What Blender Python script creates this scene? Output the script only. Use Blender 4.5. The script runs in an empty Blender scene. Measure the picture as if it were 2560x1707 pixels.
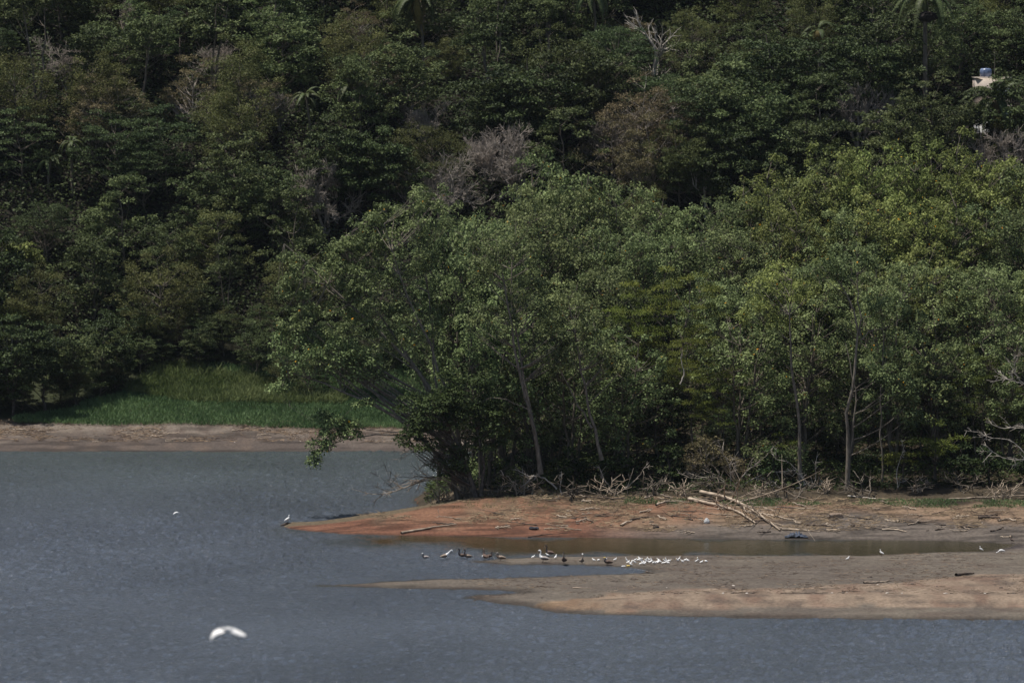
import bpy, math, random
import numpy as np
from mathutils import Vector, Matrix
R = math.radians
sc = bpy.context.scene
COL = sc.collection
# ---------------------------------------------------------------- camera, sky, sun, exposure
CAM_H = 46.67
FPX = 18000.0                      # focal length in pixels of a 2560 px wide frame
PITCH = math.atan(853.5 / FPX)
cam_d = bpy.data.cameras.new('camera'); cam = bpy.data.objects.new('camera', cam_d); COL.objects.link(cam)
cam.location = (0, 0, CAM_H); cam.rotation_euler = (math.pi / 2 - PITCH, 0, 0)
cam_d.sensor_width = 36.0; cam_d.lens = FPX / 2560 * 36.0
cam_d.clip_start = 1.0; cam_d.clip_end = 8000.0
cam_d.dof.use_dof = True; cam_d.dof.focus_distance = 650.0; cam_d.dof.aperture_fstop = 1.7
sc.camera = cam
SUN_EL, SUN_AZ = 72.0, 266.0        # azimuth clockwise from +Y (the way the camera looks)
world = bpy.data.worlds.new('World'); sc.world = world; world.use_nodes = True
nt = world.node_tree
sky = nt.nodes.new('ShaderNodeTexSky'); sky.sky_type = 'NISHITA'; sky.sun_disc = False
sky.sun_elevation = R(SUN_EL); sky.sun_rotation = R(SUN_AZ); sky.air_density = 1.2; sky.dust_density = 1.5
bg = nt.nodes['Background']; nt.links.new(sky.outputs[0], bg.inputs[0]); bg.inputs[1].default_value = 0.07
sd = bpy.data.lights.new('sun', 'SUN'); sun = bpy.data.objects.new('sun', sd); COL.objects.link(sun)
sd.energy = 4.6; sd.angle = R(0.5); sd.color = (1.0, 0.95, 0.87)
sdir = Vector((math.sin(R(SUN_AZ)) * math.cos(R(SUN_EL)), math.cos(R(SUN_AZ)) * math.cos(R(SUN_EL)), math.sin(R(SUN_EL))))
sun.rotation_euler = sdir.to_track_quat('Z', 'Y').to_euler(); sun.location = (0, 600, 300)
sc.view_settings.view_transform = 'Standard'; sc.view_settings.look = 'None'
sc.view_settings.exposure = 0.28; sc.view_settings.gamma = 1.0
sc.cycles.max_bounces = 6; sc.cycles.diffuse_bounces = 3; sc.cycles.transmission_bounces = 4

# ---------------------------------------------------------------- picture -> place helpers
CP, SP = math.cos(PITCH), math.sin(PITCH)
def ray(px, py):
    a = (px - 1280) / FPX; b = (853.5 - py) / FPX
    return np.array([a, CP + b * SP, -SP + b * CP])
def at_z(px, py, z=0.0):
    d = ray(px, py); t = (z - CAM_H) / d[2]
    return np.array([d[0] * t, d[1] * t, z])
def at_y(px, py, Y):
    d = ray(px, py); t = Y / d[1]
    return np.array([d[0] * t, Y, CAM_H + d[2] * t])
def proj(p):
    x, y, z = p[0], p[1], p[2] - CAM_H
    dep = y * CP - z * SP
    up = y * SP + z * CP
    return 1280 + FPX * x / dep, 853.5 - FPX * up / dep

# ---------------------------------------------------------------- mesh helpers
def mk_mesh(name, V, F, mats, tone=None, midx=None, smooth=False, attr=None):
    """V (n,3); F (m,k) quads or tris, or a list of such arrays"""
    if not isinstance(F, (list, tuple)): F = [F]
    F = [np.asarray(f, dtype=np.int32) for f in F if len(f)]
    me = bpy.data.meshes.new(name)
    V = np.asarray(V, dtype=np.float32)
    me.vertices.add(len(V)); me.vertices.foreach_set('co', V.ravel())
    nl = sum(f.size for f in F); npz = sum(len(f) for f in F)
    me.loops.add(nl); me.loops.foreach_set('vertex_index', np.concatenate([f.ravel() for f in F]))
    me.polygons.add(npz)
    tot = np.concatenate([np.full(len(f), f.shape[1], dtype=np.int32) for f in F])
    st = np.zeros(npz, dtype=np.int32); st[1:] = np.cumsum(tot)[:-1]
    me.polygons.foreach_set('loop_start', st); me.polygons.foreach_set('loop_total', tot)
    if midx is not None: me.polygons.foreach_set('material_index', np.asarray(midx, dtype=np.int32))
    if smooth: me.polygons.foreach_set('use_smooth', np.ones(npz, dtype=bool))
    if tone is not None:
        a = me.attributes.new('tone', 'FLOAT', 'POINT'); a.data.foreach_set('value', np.asarray(tone, dtype=np.float32))
    if attr is not None:
        a = me.attributes.new('soil', 'FLOAT_COLOR', 'POINT'); a.data.foreach_set('color', np.asarray(attr, dtype=np.float32).ravel())
    for m in (mats if isinstance(mats, (list, tuple)) else [mats]): me.materials.append(m)
    me.update(calc_edges=True)
    return me
def link(name, me, parent=None, loc=None, rotz=0.0, scale=None):
    o = bpy.data.objects.new(name, me); COL.objects.link(o)
    if parent is not None: o.parent = parent
    if loc is not None: o.location = loc
    o.rotation_euler[2] = rotz
    if scale is not None: o.scale = scale if hasattr(scale, '__len__') else (scale,) * 3
    return o
def tag(o, label=None, cat=None, group=None, kind=None):
    if label: o['label'] = label
    if cat: o['category'] = cat
    if group: o['group'] = group
    if kind: o['kind'] = kind
    return o
PENDING = []                      # (object, label stem, place words, category, group, picture x)
def later(o, stem, cat, group, p, where=None):
    px, py = proj(p)
    PENDING.append((o, stem, where, cat, group, px, py))
def tubes(paths, sides=5):
    """paths: list of (pts (n,3), radii (n,)) -> V, quads"""
    Vs, Fs = [], []; off = 0
    ang = np.arange(sides) * 2 * math.pi / sides
    for P, r in paths:
        P = np.asarray(P, float); r = np.asarray(r, float); n = len(P)
        T = np.gradient(P, axis=0); T /= (np.linalg.norm(T, axis=1, keepdims=True) + 1e-9)
        ref = np.array([0.0, 0.0, 1.0]) if abs(T[:, 2]).mean() < 0.8 else np.array([1.0, 0.0, 0.0])
        A = np.cross(T, ref); A /= (np.linalg.norm(A, axis=1, keepdims=True) + 1e-9)
        B = np.cross(T, A)
        ring = P[:, None, :] + r[:, None, None] * (np.cos(ang)[None, :, None] * A[:, None, :] + np.sin(ang)[None, :, None] * B[:, None, :])
        Vs.append(ring.reshape(-1, 3))
        i = np.arange(n - 1)[:, None] * sides; j = np.arange(sides)[None, :]; k = (j + 1) % sides
        Fs.append(np.stack([i + j, i + k, i + sides + k, i + sides + j], -1).reshape(-1, 4) + off)
        off += n * sides
    return np.concatenate(Vs), np.concatenate(Fs)
def bez(a, b, c, n):
    t = np.linspace(0, 1, n)[:, None]
    return (1 - t) ** 2 * a + 2 * t * (1 - t) * b + t * t * c
def unit(v): return v / (np.linalg.norm(v, axis=-1, keepdims=True) + 1e-9)
def smooth_path(P, n=10, wob=0.0, rg=None):
    P = np.asarray(P, float)
    s = np.concatenate([[0], np.cumsum(np.linalg.norm(np.diff(P, axis=0), axis=1))]); s /= s[-1]
    t = np.linspace(0, 1, n)
    Q = np.stack([np.interp(t, s, P[:, k]) for k in range(3)], 1)
    for _ in range(2):
        Q[1:-1] = 0.25 * Q[:-2] + 0.5 * Q[1:-1] + 0.25 * Q[2:]
    if wob and rg is not None:
        Q[1:-1] += rg.normal(0, wob, Q[1:-1].shape)
    return Q

# ---------------------------------------------------------------- value noise for terrain
_rg = np.random.default_rng(5)
_lat = _rg.random((256, 256))
def vnoise(x, y, s):
    x = x / s + 1000; y = y / s + 1000
    xi = np.floor(x).astype(int); yi = np.floor(y).astype(int); fx = x - xi; fy = y - yi
    fx = fx * fx * (3 - 2 * fx); fy = fy * fy * (3 - 2 * fy)
    g = lambda a, b: _lat[a % 256, b % 256]
    return (g(xi, yi) * (1 - fx) + g(xi + 1, yi) * fx) * (1 - fy) + (g(xi, yi + 1) * (1 - fx) + g(xi + 1, yi + 1) * fx) * fy
def fbm(x, y, s, o=4):
    v = 0; a = 0.5; t = 0
    for k in range(o):
        v = v + a * vnoise(x + 37 * k, y + 91 * k, s / 2 ** k); t += a; a *= 0.5
    return v / t
def sdist(X, Y, poly):
    """signed distance, positive inside"""
    P = np.asarray(poly); Q = np.roll(P, -1, axis=0)
    d2 = np.full(X.shape, 1e18); ins = np.zeros(X.shape, bool)
    for (ax, ay), (bx, by) in zip(P, Q):
        ex, ey = bx - ax, by - ay; L = ex * ex + ey * ey + 1e-12
        t = np.clip(((X - ax) * ex + (Y - ay) * ey) / L, 0, 1)
        d2 = np.minimum(d2, (X - ax - t * ex) ** 2 + (Y - ay - t * ey) ** 2)
        c = (ay > Y) != (by > Y)
        ins ^= c & (X < (bx - ax) * (Y - ay) / (by - ay + 1e-12) + ax)
    d = np.sqrt(d2); return np.where(ins, d, -d)
def pdist(X, Y, line):
    P = np.asarray(line); d2 = np.full(X.shape, 1e18)
    for (ax, ay), (bx, by) in zip(P[:-1], P[1:]):
        ex, ey = bx - ax, by - ay; L = ex * ex + ey * ey + 1e-12
        t = np.clip(((X - ax) * ex + (Y - ay) * ey) / L, 0, 1)
        d2 = np.minimum(d2, (X - ax - t * ex) ** 2 + (Y - ay - t * ey) ** 2)
    return np.sqrt(d2)
W = lambda L, z=0.0: [tuple(at_z(a, b, z)[:2]) for a, b in L]

# shorelines, traced where the water meets the land
front = [(706, 1316), (730, 1321), (770, 1326), (860, 1334), (1000, 1337), (1300, 1342), (1600, 1344), (1900, 1348), (2100, 1348), (2400, 1352), (2500, 1357), (2560, 1361), (3000, 1372), (5200, 1400)]
FRONT = W(front)
FX = np.array([p[0] for p in FRONT]); FY = np.array([p[1] for p in FRONT])
BACK = []
for px, py in [(720, 1308), (800, 1296), (900, 1277), (980, 1262), (1080, 1246)]:
    Df = at_z(px, np.interp(px, [p[0] for p in front], [p[1] for p in front]))[1]
    D = (FPX * CAM_H + FPX * 0.11 * Df) / (py + FPX * 0.11)
    BACK.append(((px - 1280) / FPX * D, D + 1.6))
BACK += [(-8.5, 655.0), (-9.0, 675.0), (-6.0, 700.0), (8.0, 740.0), (14.0, 800.0)]
PEN = FRONT + [(400, 800)] + BACK[::-1]
mud = [(800, 1464), (905, 1457), (1082, 1448), (1300, 1444), (1375, 1442), (1498, 1436), (1606, 1433), (1634, 1429), (1618, 1421), (1525, 1415), (1402, 1410), (1280, 1411), (1180, 1404), (1259, 1395), (1416, 1391), (1661, 1389), (1770, 1387), (1920, 1389), (2165, 1388), (2328, 1381), (2470, 1379), (2512, 1369), (2600, 1340), (5200, 1370), (5200, 1600), (2560, 1549), (1920, 1545), (1688, 1539), (1511, 1535), (1389, 1530), (1329, 1517), (1240, 1506), (1163, 1494), (1210, 1487), (1300, 1481), (1260, 1476), (1177, 1472), (960, 1468)]
MUD = W(mud)
ridge = [(1310, 1516), (1443, 1501), (1552, 1487), (1661, 1478), (1824, 1477), (1980, 1474), (2200, 1462), (2355, 1447), (2560, 1436), (2900, 1425), (4000, 1425), (4000, 1540), (2560, 1520), (1920, 1522), (1600, 1530), (1420, 1529)]
RIDGE = W(ridge)
FARY = 744.7
def height(X, Y):
    X = np.asarray(X, float); Y = np.asarray(Y, float)
    n1 = fbm(X, Y, 9, 4) - 0.5; n2 = fbm(X + 300, Y, 40, 3) - 0.5; n3 = fbm(X, Y * 0.6, 1.3, 2) - 0.5
    z = np.full(X.shape, -1.6)
    # peninsula
    s = sdist(X, Y, PEN) + 0.8 * (fbm(X, Y * 0.6 + 20, 1.6, 3) - 0.5)
    df = np.where(s > 0, np.abs(pdist(X, Y, FRONT)), 0); db = np.where(s > 0, pdist(X, Y, BACK), 0)
    beach = np.clip(s, 0, 0.4) * 0.1 + 0.11 * np.minimum(df, 19) + 0.06 * n3 * np.clip(df / 3, 0, 1)
    rise = 0.17 * np.clip(df - 21, 0, 55) * np.clip((X + 4) / 16, 0, 1)
    pen = np.minimum(beach + rise + 0.5 * n1 * np.clip((df - 18) / 10, 0, 1), np.where(X < -4, 0.55, 0.9) * db + 0.25 * n1 * np.clip(db, 0, 1))
    z = np.where(s > 0, pen, np.maximum(z, 0.13 * s))
    # mud flat and its sandy ridge
    m = sdist(X, Y, MUD) + 1.4 * (fbm(X, Y * 0.5, 3, 3) - 0.5) + 0.9 * (fbm(X, Y * 0.6 + 40, 0.9, 2) - 0.5)
    zm = np.where(m > 0, np.minimum(0.05 * m, 0.10) + 0.035 * n3 * np.clip(m, 0, 1) + np.clip(m, 0, 1) * 0.06 * (n1 + 0.3), np.where(X > -4, 0.14, 0.08) * m)
    rd = sdist(X, Y, RIDGE) + 2.0 * (fbm(X, Y * 0.3, 7, 3) - 0.5)
    zm = zm + np.clip(rd * 0.06, 0, 0.35) * (m > 0)
    z = np.maximum(z, np.maximum(zm, -1.6))
    # far shore and hill
    f = Y - FARY + 3 * n2 - 2.2 * (fbm(X, Y * 0.1, 5, 3) - 0.5)
    zf = np.where(f > 0, 0.062 * f, 0.10 * f)
    zf = zf + 0.12 * np.clip(f - 20, 0, 20) + 0.30 * np.clip(f - 36, 0, 30) + 0.12 * n3 * np.clip(f / 5, 0, 1)
    h = np.clip(f - 42, 0, 190)
    zf = zf + h * (0.12 + 0.30 * np.clip(h / 35, 0, 1)) * (1 + 0.25 * n2) + 3.5 * n1 * np.clip(h / 30, 0, 1)
    z = np.maximum(z, zf)
    # the bank the camera stands on
    return np.where(Y < 160, np.maximum(z, 43.5 - 0.36 * np.maximum(Y, 0)), z)
def hz(x, y): return float(height(np.array([x]), np.array([y]))[0])
def on_ground(px, py, y0=560, y1=1000, step=0.25):
    d = ray(px, py); Y = np.arange(y0, y1, step); t = Y / d[1]
    g = height(d[0] * t, Y); zr = CAM_H + d[2] * t
    k = np.argmax(zr <= np.maximum(g, 0)) if np.any(zr <= np.maximum(g, 0)) else len(Y) - 1
    return np.array([d[0] * t[k], Y[k], max(g[k], 0.0)])
def by_top(px, py, H, y0=768, y1=1000):
    d = ray(px, py); Y = np.arange(y0, y1, 0.5); t = Y / d[1]
    g = height(d[0] * t, Y); zr = CAM_H + d[2] * t
    k = np.argmax(zr <= g + H)
    return np.array([d[0] * t[k], Y[k], g[k]])

# ---------------------------------------------------------------- materials
def new_mat(name):
    m = bpy.data.materials.new(name); m.use_nodes = True
    return m, m.node_tree.nodes, m.node_tree.links, m.node_tree.nodes['Principled BSDF']
def leaf_mat(name, dark, light, accent=None, trans=0.42, rough=0.6, spec=0.12, var=0.25):
    m, N, L, b = new_mat(name)
    at = N.new('ShaderNodeAttribute'); at.attribute_name = 'tone'
    cr = N.new('ShaderNodeValToRGB'); L.new(at.outputs['Fac'], cr.inputs[0])
    e = cr.color_ramp.elements; e[0].position = 0.0; e[0].color = (*dark, 1); e[1].position = 0.9; e[1].color = (*light, 1)
    if accent:
        a = e.new(0.975); a.color = (*light, 1); a = e.new(0.985); a.color = (*accent, 1)
    oi = N.new('ShaderNodeObjectInfo')
    hs = N.new('ShaderNodeHueSaturation'); L.new(cr.outputs[0], hs.inputs['Color'])
    m1 = N.new('ShaderNodeMapRange'); m1.inputs[3].default_value = 0.485; m1.inputs[4].default_value = 0.515; L.new(oi.outputs['Random'], m1.inputs[0])
    L.new(m1.outputs[0], hs.inputs['Hue'])
    mm = N.new('ShaderNodeMath'); mm.operation = 'MULTIPLY'; mm.inputs[1].default_value = 7.31; L.new(oi.outputs['Random'], mm.inputs[0])
    fr = N.new('ShaderNodeMath'); fr.operation = 'FRACT'; L.new(mm.outputs[0], fr.inputs[0])
    m2 = N.new('ShaderNodeMapRange'); m2.inputs[3].default_value = 1 - var; m2.inputs[4].default_value = 1 + var; L.new(fr.outputs[0], m2.inputs[0])
    L.new(m2.outputs[0], hs.inputs['Value'])
    L.new(hs.outputs[0], b.inputs['Base Color'])
    b.inputs['Roughness'].default_value = rough; b.inputs['Specular IOR Level'].default_value = spec
    tr = N.new('ShaderNodeBsdfTranslucent'); L.new(hs.outputs[0], tr.inputs[0])
    mx = N.new('ShaderNodeMixShader'); mx.inputs[0].default_value = trans
    L.new(b.outputs[0], mx.inputs[1]); L.new(tr.outputs[0], mx.inputs[2]); L.new(mx.outputs[0], N['Material Output'].inputs[0])
    return m
def noise_mat(name, c1, c2, scale=3.0, rough=0.85, detail=4.0, stretch=(1, 1, 1), spec=0.2, bump=0.0):
    m, N, L, b = new_mat(name)
    tc = N.new('ShaderNodeTexCoord'); mp = N.new('ShaderNodeMapping'); mp.inputs['Scale'].default_value = stretch
    L.new(tc.outputs['Object'], mp.inputs[0])
    nz = N.new('ShaderNodeTexNoise'); nz.inputs['Scale'].default_value = scale; nz.inputs['Detail'].default_value = detail; L.new(mp.outputs[0], nz.inputs[0])
    cr = N.new('ShaderNodeValToRGB'); L.new(nz.outputs[0], cr.inputs[0])
    e = cr.color_ramp.elements; e[0].position = 0.35; e[0].color = (*c1, 1); e[1].position = 0.65; e[1].color = (*c2, 1)
    L.new(cr.outputs[0], b.inputs['Base Color']); b.inputs['Roughness'].default_value = rough; b.inputs['Specular IOR Level'].default_value = spec
    if bump:
        bp = N.new('ShaderNodeBump'); bp.inputs['Strength'].default_value = bump; bp.inputs['Distance'].default_value = 0.05
        L.new(nz.outputs[0], bp.inputs['Height']); L.new(bp.outputs[0], b.inputs['Normal'])
    return m
M = {}
M['near'] = leaf_mat('broad_leaf', (0.036, 0.056, 0.020), (0.265, 0.318, 0.133), (0.60, 0.28, 0.02), trans=0.32)
M['near_yellow'] = leaf_mat('yellow_green_leaf', (0.045, 0.066, 0.019), (0.302, 0.350, 0.111), (0.60, 0.33, 0.03), trans=0.36)  # leaves of a yellower green
M['near_dark'] = leaf_mat('dark_shaded_leaf', (0.018, 0.031, 0.011), (0.06, 0.086, 0.028), trans=0.22)  # dark green with the shade under the near canopy put into the colour
M['feather'] = leaf_mat('feathery_leaf', (0.04, 0.056, 0.012), (0.155, 0.175, 0.038), trans=0.35, spec=0.15, rough=0.7)
M['hill_green'] = leaf_mat('hill_leaf', (0.026, 0.040, 0.015), (0.138, 0.168, 0.067), trans=0.25)
M['hill_blue'] = leaf_mat('blue_green_leaf', (0.022, 0.036, 0.015), (0.103, 0.144, 0.060), trans=0.25)
M['hill_olive'] = leaf_mat('olive_leaf', (0.038, 0.046, 0.015), (0.163, 0.176, 0.065), trans=0.28)
M['hill_brown'] = leaf_mat('dry_leaf', (0.08, 0.072, 0.038), (0.215, 0.178, 0.098), trans=0.25, spec=0.1)
M['hill_dark'] = leaf_mat('deep_green_leaf', (0.014, 0.023, 0.009), (0.079, 0.103, 0.036), trans=0.18, spec=0.15)
M['palm'] = leaf_mat('palm_leaf', (0.040, 0.060, 0.022), (0.110, 0.135, 0.055), trans=0.25, spec=0.2, rough=0.5)
M['palm_dry'] = leaf_mat('dry_palm_leaf', (0.10, 0.085, 0.03), (0.20, 0.16, 0.06), trans=0.25)
M['bark'] = noise_mat('grey_bark', (0.075, 0.062, 0.048), (0.18, 0.152, 0.122), 2.5, stretch=(3, 3, 0.6))
M['bark_pale'] = noise_mat('pale_bark', (0.10, 0.085, 0.068), (0.23, 0.198, 0.162), 2.5, stretch=(3, 3, 0.6))
M['bark_dark'] = noise_mat('dark_bark', (0.05, 0.042, 0.036), (0.12, 0.10, 0.085), 2.5)
M['twig'] = noise_mat('bare_twig', (0.20, 0.172, 0.145), (0.34, 0.295, 0.255), 1.5)
M['dead'] = noise_mat('bleached_wood', (0.26, 0.23, 0.20), (0.50, 0.45, 0.39), 1.8)
M['drift'] = noise_mat('driftwood', (0.20, 0.155, 0.115), (0.46, 0.375, 0.29), 1.2)
M['drift_dark'] = noise_mat('wet_shaded_driftwood', (0.045, 0.035, 0.03), (0.12, 0.09, 0.07), 1.2)  # dark wet wood, also the tone for a log front in shade
M['litter'] = leaf_mat('twig_litter', (0.035, 0.024, 0.018), (0.30, 0.215, 0.145), trans=0.0, spec=0.1, rough=0.9, var=0.0)
M['grass'] = leaf_mat('grass_blade', (0.062, 0.110, 0.041), (0.146, 0.218, 0.089), trans=0.3, spec=0.2, rough=0.6, var=0)
M['tall_grass'] = leaf_mat('tall_grass_blade', (0.085, 0.115, 0.038), (0.180, 0.205, 0.085), trans=0.3, spec=0.1, rough=0.7, var=0)
M['under'] = leaf_mat('undergrowth_leaf', (0.026, 0.039, 0.015), (0.077, 0.095, 0.039), trans=0.2, var=0)

# ---------------------------------------------------------------- ground
def axis(parts):
    out = [np.arange(a, b, s) for a, b, s in parts]; return np.concatenate(out + [[parts[-1][1]]])
gx = axis([(-2500, -400, 150), (-400, -80, 16), (-80, -50, 1.2), (-50, 52, 0.22), (52, 80, 1.2), (80, 400, 16), (400, 2500, 150)])
gy = axis([(-2500, -200, 230), (-200, 160, 12), (160, 520, 40), (520, 574, 2), (574, 652, 0.22), (652, 700, 0.8), (700, 744, 2), (744, 790, 0.7), (790, 1000, 2.5), (1000, 1400, 40), (1400, 5000, 300)])
GX, GY = np.meshgrid(gx, gy); GZ = height(GX, GY)
def lerp(a, b, t): return a + (b - a) * np.clip(t, 0, 1)[..., None]
c = lambda *v: np.array(v)
soil = np.ones(GX.shape + (1,)) * c(0.030, 0.026, 0.018)
s = sdist(GX, GY, PEN); df = np.where(s > 0, pdist(GX, GY, FRONT), 0)
na = fbm(GX, GY * 0.35, 5, 4); nb = fbm(GX + 50, GY * 0.25, 1.6, 3); nc = fbm(GX + 90, GY * 0.5, 14, 3)
pxg = 1280 + FPX * GX / np.maximum(GY, 1)
red = c(0.355, 0.185, 0.115); tan = c(0.40, 0.275, 0.185); grey = c(0.215, 0.178, 0.150); damp = c(0.29, 0.135, 0.085)
rb = lerp(red, tan, (GX - 14) / 14 + (na - 0.5) * 3.0)
rb = lerp(rb, np.ones(GX.shape + (1,)) * c(0.30, 0.20, 0.13), (nb - 0.52) * 3.2)
wetc = lerp(damp, grey, (GX - 5) / 14 + (na - 0.5))
rb = lerp(wetc, rb, (df - 4.5 - 5 * np.clip((GX - 8) / 20, 0, 1)) / 3.5 + (na - 0.5) * 3)
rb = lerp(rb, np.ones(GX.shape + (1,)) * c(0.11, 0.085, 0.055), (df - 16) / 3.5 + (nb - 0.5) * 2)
nh = fbm(GX * 0.4 + 70, GY * 1.1, 1.0, 3); rb = lerp(rb, rb * 0.55, np.clip((nh - 0.52) * 7, 0, 1)); rb = lerp(rb, rb * 1.2, (0.42 - nh) * 6); rb = lerp(rb * 0.62, rb, df / 0.9)
rb = lerp(rb, np.ones(GX.shape + (1,)) * c(0.22, 0.17, 0.11), ((4.6 + 4 * (na - 0.5)) - pdist(GX, GY, BACK[:6])) / 0.8 * (GX < -2))
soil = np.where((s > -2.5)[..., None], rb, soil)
m = sdist(GX, GY, MUD); rd = sdist(GX, GY, RIDGE)
mc = lerp(c(0.200, 0.165, 0.135), c(0.255, 0.215, 0.170), (na - 0.35) * 2.6)
mc = lerp(mc, np.ones(GX.shape + (1,)) * c(0.205, 0.168, 0.155), ((600 - 0) - GY) * 0 + (GY - 606) / 6)
pk = lerp(c(0.42, 0.315, 0.230), c(0.30, 0.20, 0.145), (nb - 0.42) * 3.5)
pk = lerp(pk, np.ones(GX.shape + (1,)) * c(0.36, 0.23, 0.13), 0.8 - (GX - 2) / 9)
mc = lerp(mc, pk, rd / 0.9 + (na - 0.5) * 4.0 + (fbm(GX * 0.4, GY, 1.1, 3) - 0.5) * 5 + 0.2)
nh = fbm(GX * 0.35 + 70, GY * 1.2, 0.9, 3); mc = lerp(mc, np.ones(GX.shape + (1,)) * c(0.19, 0.145, 0.115), np.clip((nh - 0.57) * 6, 0, 0.75)); mc = lerp(mc, mc * 1.25, (0.40 - nh) * 6)
mc = lerp(mc * 0.42, mc, (m - 0.3 + 2.0 * (nb - 0.5)) / 1.6)
soil = np.where(((m > -5) & (GY < 632) & (s < 0) & (GY < 628 + 0 * GX))[..., None], mc, soil)
f = GY - FARY + 3 * (fbm(GX + 300, GY, 40, 3) - 0.5)
fc = lerp(c(0.17, 0.135, 0.115), c(0.33, 0.27, 0.22), (f - 6) / 7 + (na - 0.5) * 3)
fc = lerp(fc, np.ones(GX.shape + (1,)) * c(0.21, 0.16, 0.13), (nb - 0.5) * 4)
nh = fbm(GX * 0.3 + 70, GY * 0.8, 1.5, 3); fc = lerp(fc, fc * 0.6, np.clip((nh - 0.52) * 7, 0, 1)); fc = lerp(fc * 0.6, fc, f / 1.2)
fc = lerp(fc, np.ones(GX.shape + (1,)) * c(0.06, 0.07, 0.03), (f - 21) / 3)
fc = lerp(fc, np.ones(GX.shape + (1,)) * c(0.035, 0.03, 0.02), (f - 40) / 8)
soil = np.where(((f > -4) & (s < 0))[..., None], fc, soil)
soil = np.where((GZ < -0.25)[..., None], np.ones(GX.shape + (1,)) * c(0.12, 0.10, 0.065), soil)
soil = np.concatenate([soil * 0.43, np.ones(GX.shape + (1,))], -1)
ny_, nx_ = GX.shape
ii = np.arange(ny_ - 1)[:, None] * nx_ + np.arange(nx_ - 1)[None, :]
GF = np.stack([ii, ii + 1, ii + nx_ + 1, ii + nx_], -1).reshape(-1, 4)
mg, N, L, b = new_mat('lake_shore_soil')
at = N.new('ShaderNodeAttribute'); at.attribute_name = 'soil'
tc = N.new('ShaderNodeTexCoord'); mp = N.new('ShaderNodeMapping'); mp.inputs['Scale'].default_value = (1.0, 0.45, 1.0); L.new(tc.outputs['Object'], mp.inputs[0])
n1 = N.new('ShaderNodeTexNoise'); n1.inputs['Scale'].default_value = 3.5; n1.inputs['Detail'].default_value = 8; n1.inputs['Roughness'].default_value = 0.72; L.new(mp.outputs[0], n1.inputs[0])
mr = N.new('ShaderNodeMapRange'); mr.inputs[1].default_value = 0.3; mr.inputs[2].default_value = 0.7; mr.inputs[3].default_value = 0.58; mr.inputs[4].default_value = 1.40; L.new(n1.outputs[0], mr.inputs[0])
mx = N.new('ShaderNodeMix'); mx.data_type = 'RGBA'; mx.blend_type = 'MULTIPLY'; mx.inputs[0].default_value = 1.0
L.new(at.outputs['Color'], mx.inputs[6]); L.new(mr.outputs[0], mx.inputs[7])
L.new(mx.outputs[2], b.inputs['Base Color']); b.inputs['Roughness'].default_value = 0.9; b.inputs['Specular IOR Level'].default_value = 0.15
bp = N.new('ShaderNodeBump'); bp.inputs['Strength'].default_value = 0.5; bp.inputs['Distance'].default_value = 0.12; L.new(n1.outputs[0], bp.inputs['Height']); L.new(bp.outputs[0], b.inputs['Normal'])
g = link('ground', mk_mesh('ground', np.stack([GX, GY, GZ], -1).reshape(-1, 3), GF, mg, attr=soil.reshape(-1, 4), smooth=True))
tag(g, 'red sand spit, grey mud flat, far muddy beach and wooded hill around the lake', kind='structure')

# ---------------------------------------------------------------- water
mw, N, L, b = new_mat('lake_water')
tc = N.new('ShaderNodeTexCoord')
def wn(scale, st, det, rough=0.6):
    mp = N.new('ShaderNodeMapping'); mp.inputs['Scale'].default_value = st; L.new(tc.outputs['Object'], mp.inputs[0])
    n = N.new('ShaderNodeTexNoise'); n.inputs['Scale'].default_value = scale; n.inputs['Detail'].default_value = det; n.inputs['Roughness'].default_value = rough
    L.new(mp.outputs[0], n.inputs[0]); return n.outputs[0]
at = N.new('ShaderNodeAttribute'); at.attribute_name = 'tone'      # 0 = sheltered calm water, 1 = wind ruffled
big = wn(0.035, (1, 0.5, 1), 3)
fine = wn(2.4, (0.7, 0.7, 1), 6, 0.7)
mid = wn(1.0, (0.8, 0.5, 1), 5, 0.7)
st = N.new('ShaderNodeMapRange'); st.inputs[3].default_value = 0.05; st.inputs[4].default_value = 1.0; L.new(at.outputs['Fac'], st.inputs[0])
bp = N.new('ShaderNodeBump'); bp.inputs['Distance'].default_value = 0.6; L.new(fine, bp.inputs['Height']); L.new(st.outputs[0], bp.inputs['Strength'])
bp2 = N.new('ShaderNodeBump'); bp2.inputs['Distance'].default_value = 0.4; L.new(mid, bp2.inputs['Height']); L.new(st.outputs[0], bp2.inputs['Strength']); L.new(bp.outputs[0], bp2.inputs['Normal'])
L.new(bp2.outputs[0], b.inputs['Normal'])
wa = N.new('ShaderNodeAttribute'); wa.attribute_name = 'soil'
vr = N.new('ShaderNodeMapRange'); vr.inputs[1].default_value = 0.3; vr.inputs[2].default_value = 0.7; vr.inputs[3].default_value = 0.80; vr.inputs[4].default_value = 1.2; L.new(big, vr.inputs[0])
vm = N.new('ShaderNodeMix'); vm.data_type = 'RGBA'; vm.blend_type = 'MULTIPLY'; vm.inputs[0].default_value = 1; L.new(wa.outputs['Color'], vm.inputs[6]); L.new(vr.outputs[0], vm.inputs[7])
L.new(vm.outputs[2], b.inputs['Base Color'])
rr = N.new('ShaderNodeMapRange'); rr.inputs[3].default_value = 0.10; rr.inputs[4].default_value = 0.14; L.new(at.outputs['Fac'], rr.inputs[0]); L.new(rr.outputs[0], b.inputs['Roughness'])
b.inputs['IOR'].default_value = 1.33
wx = axis([(-2500, -100, 200), (-100, -54, 2.0), (-54, 54, 0.18), (54, 100, 2.0), (100, 2500, 200)]); wy = axis([(100, 440, 20), (440, 484, 2), (484, 770, 0.5), (770, 790, 3)])
WX, WY = np.meshgrid(wx, wy)
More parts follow.
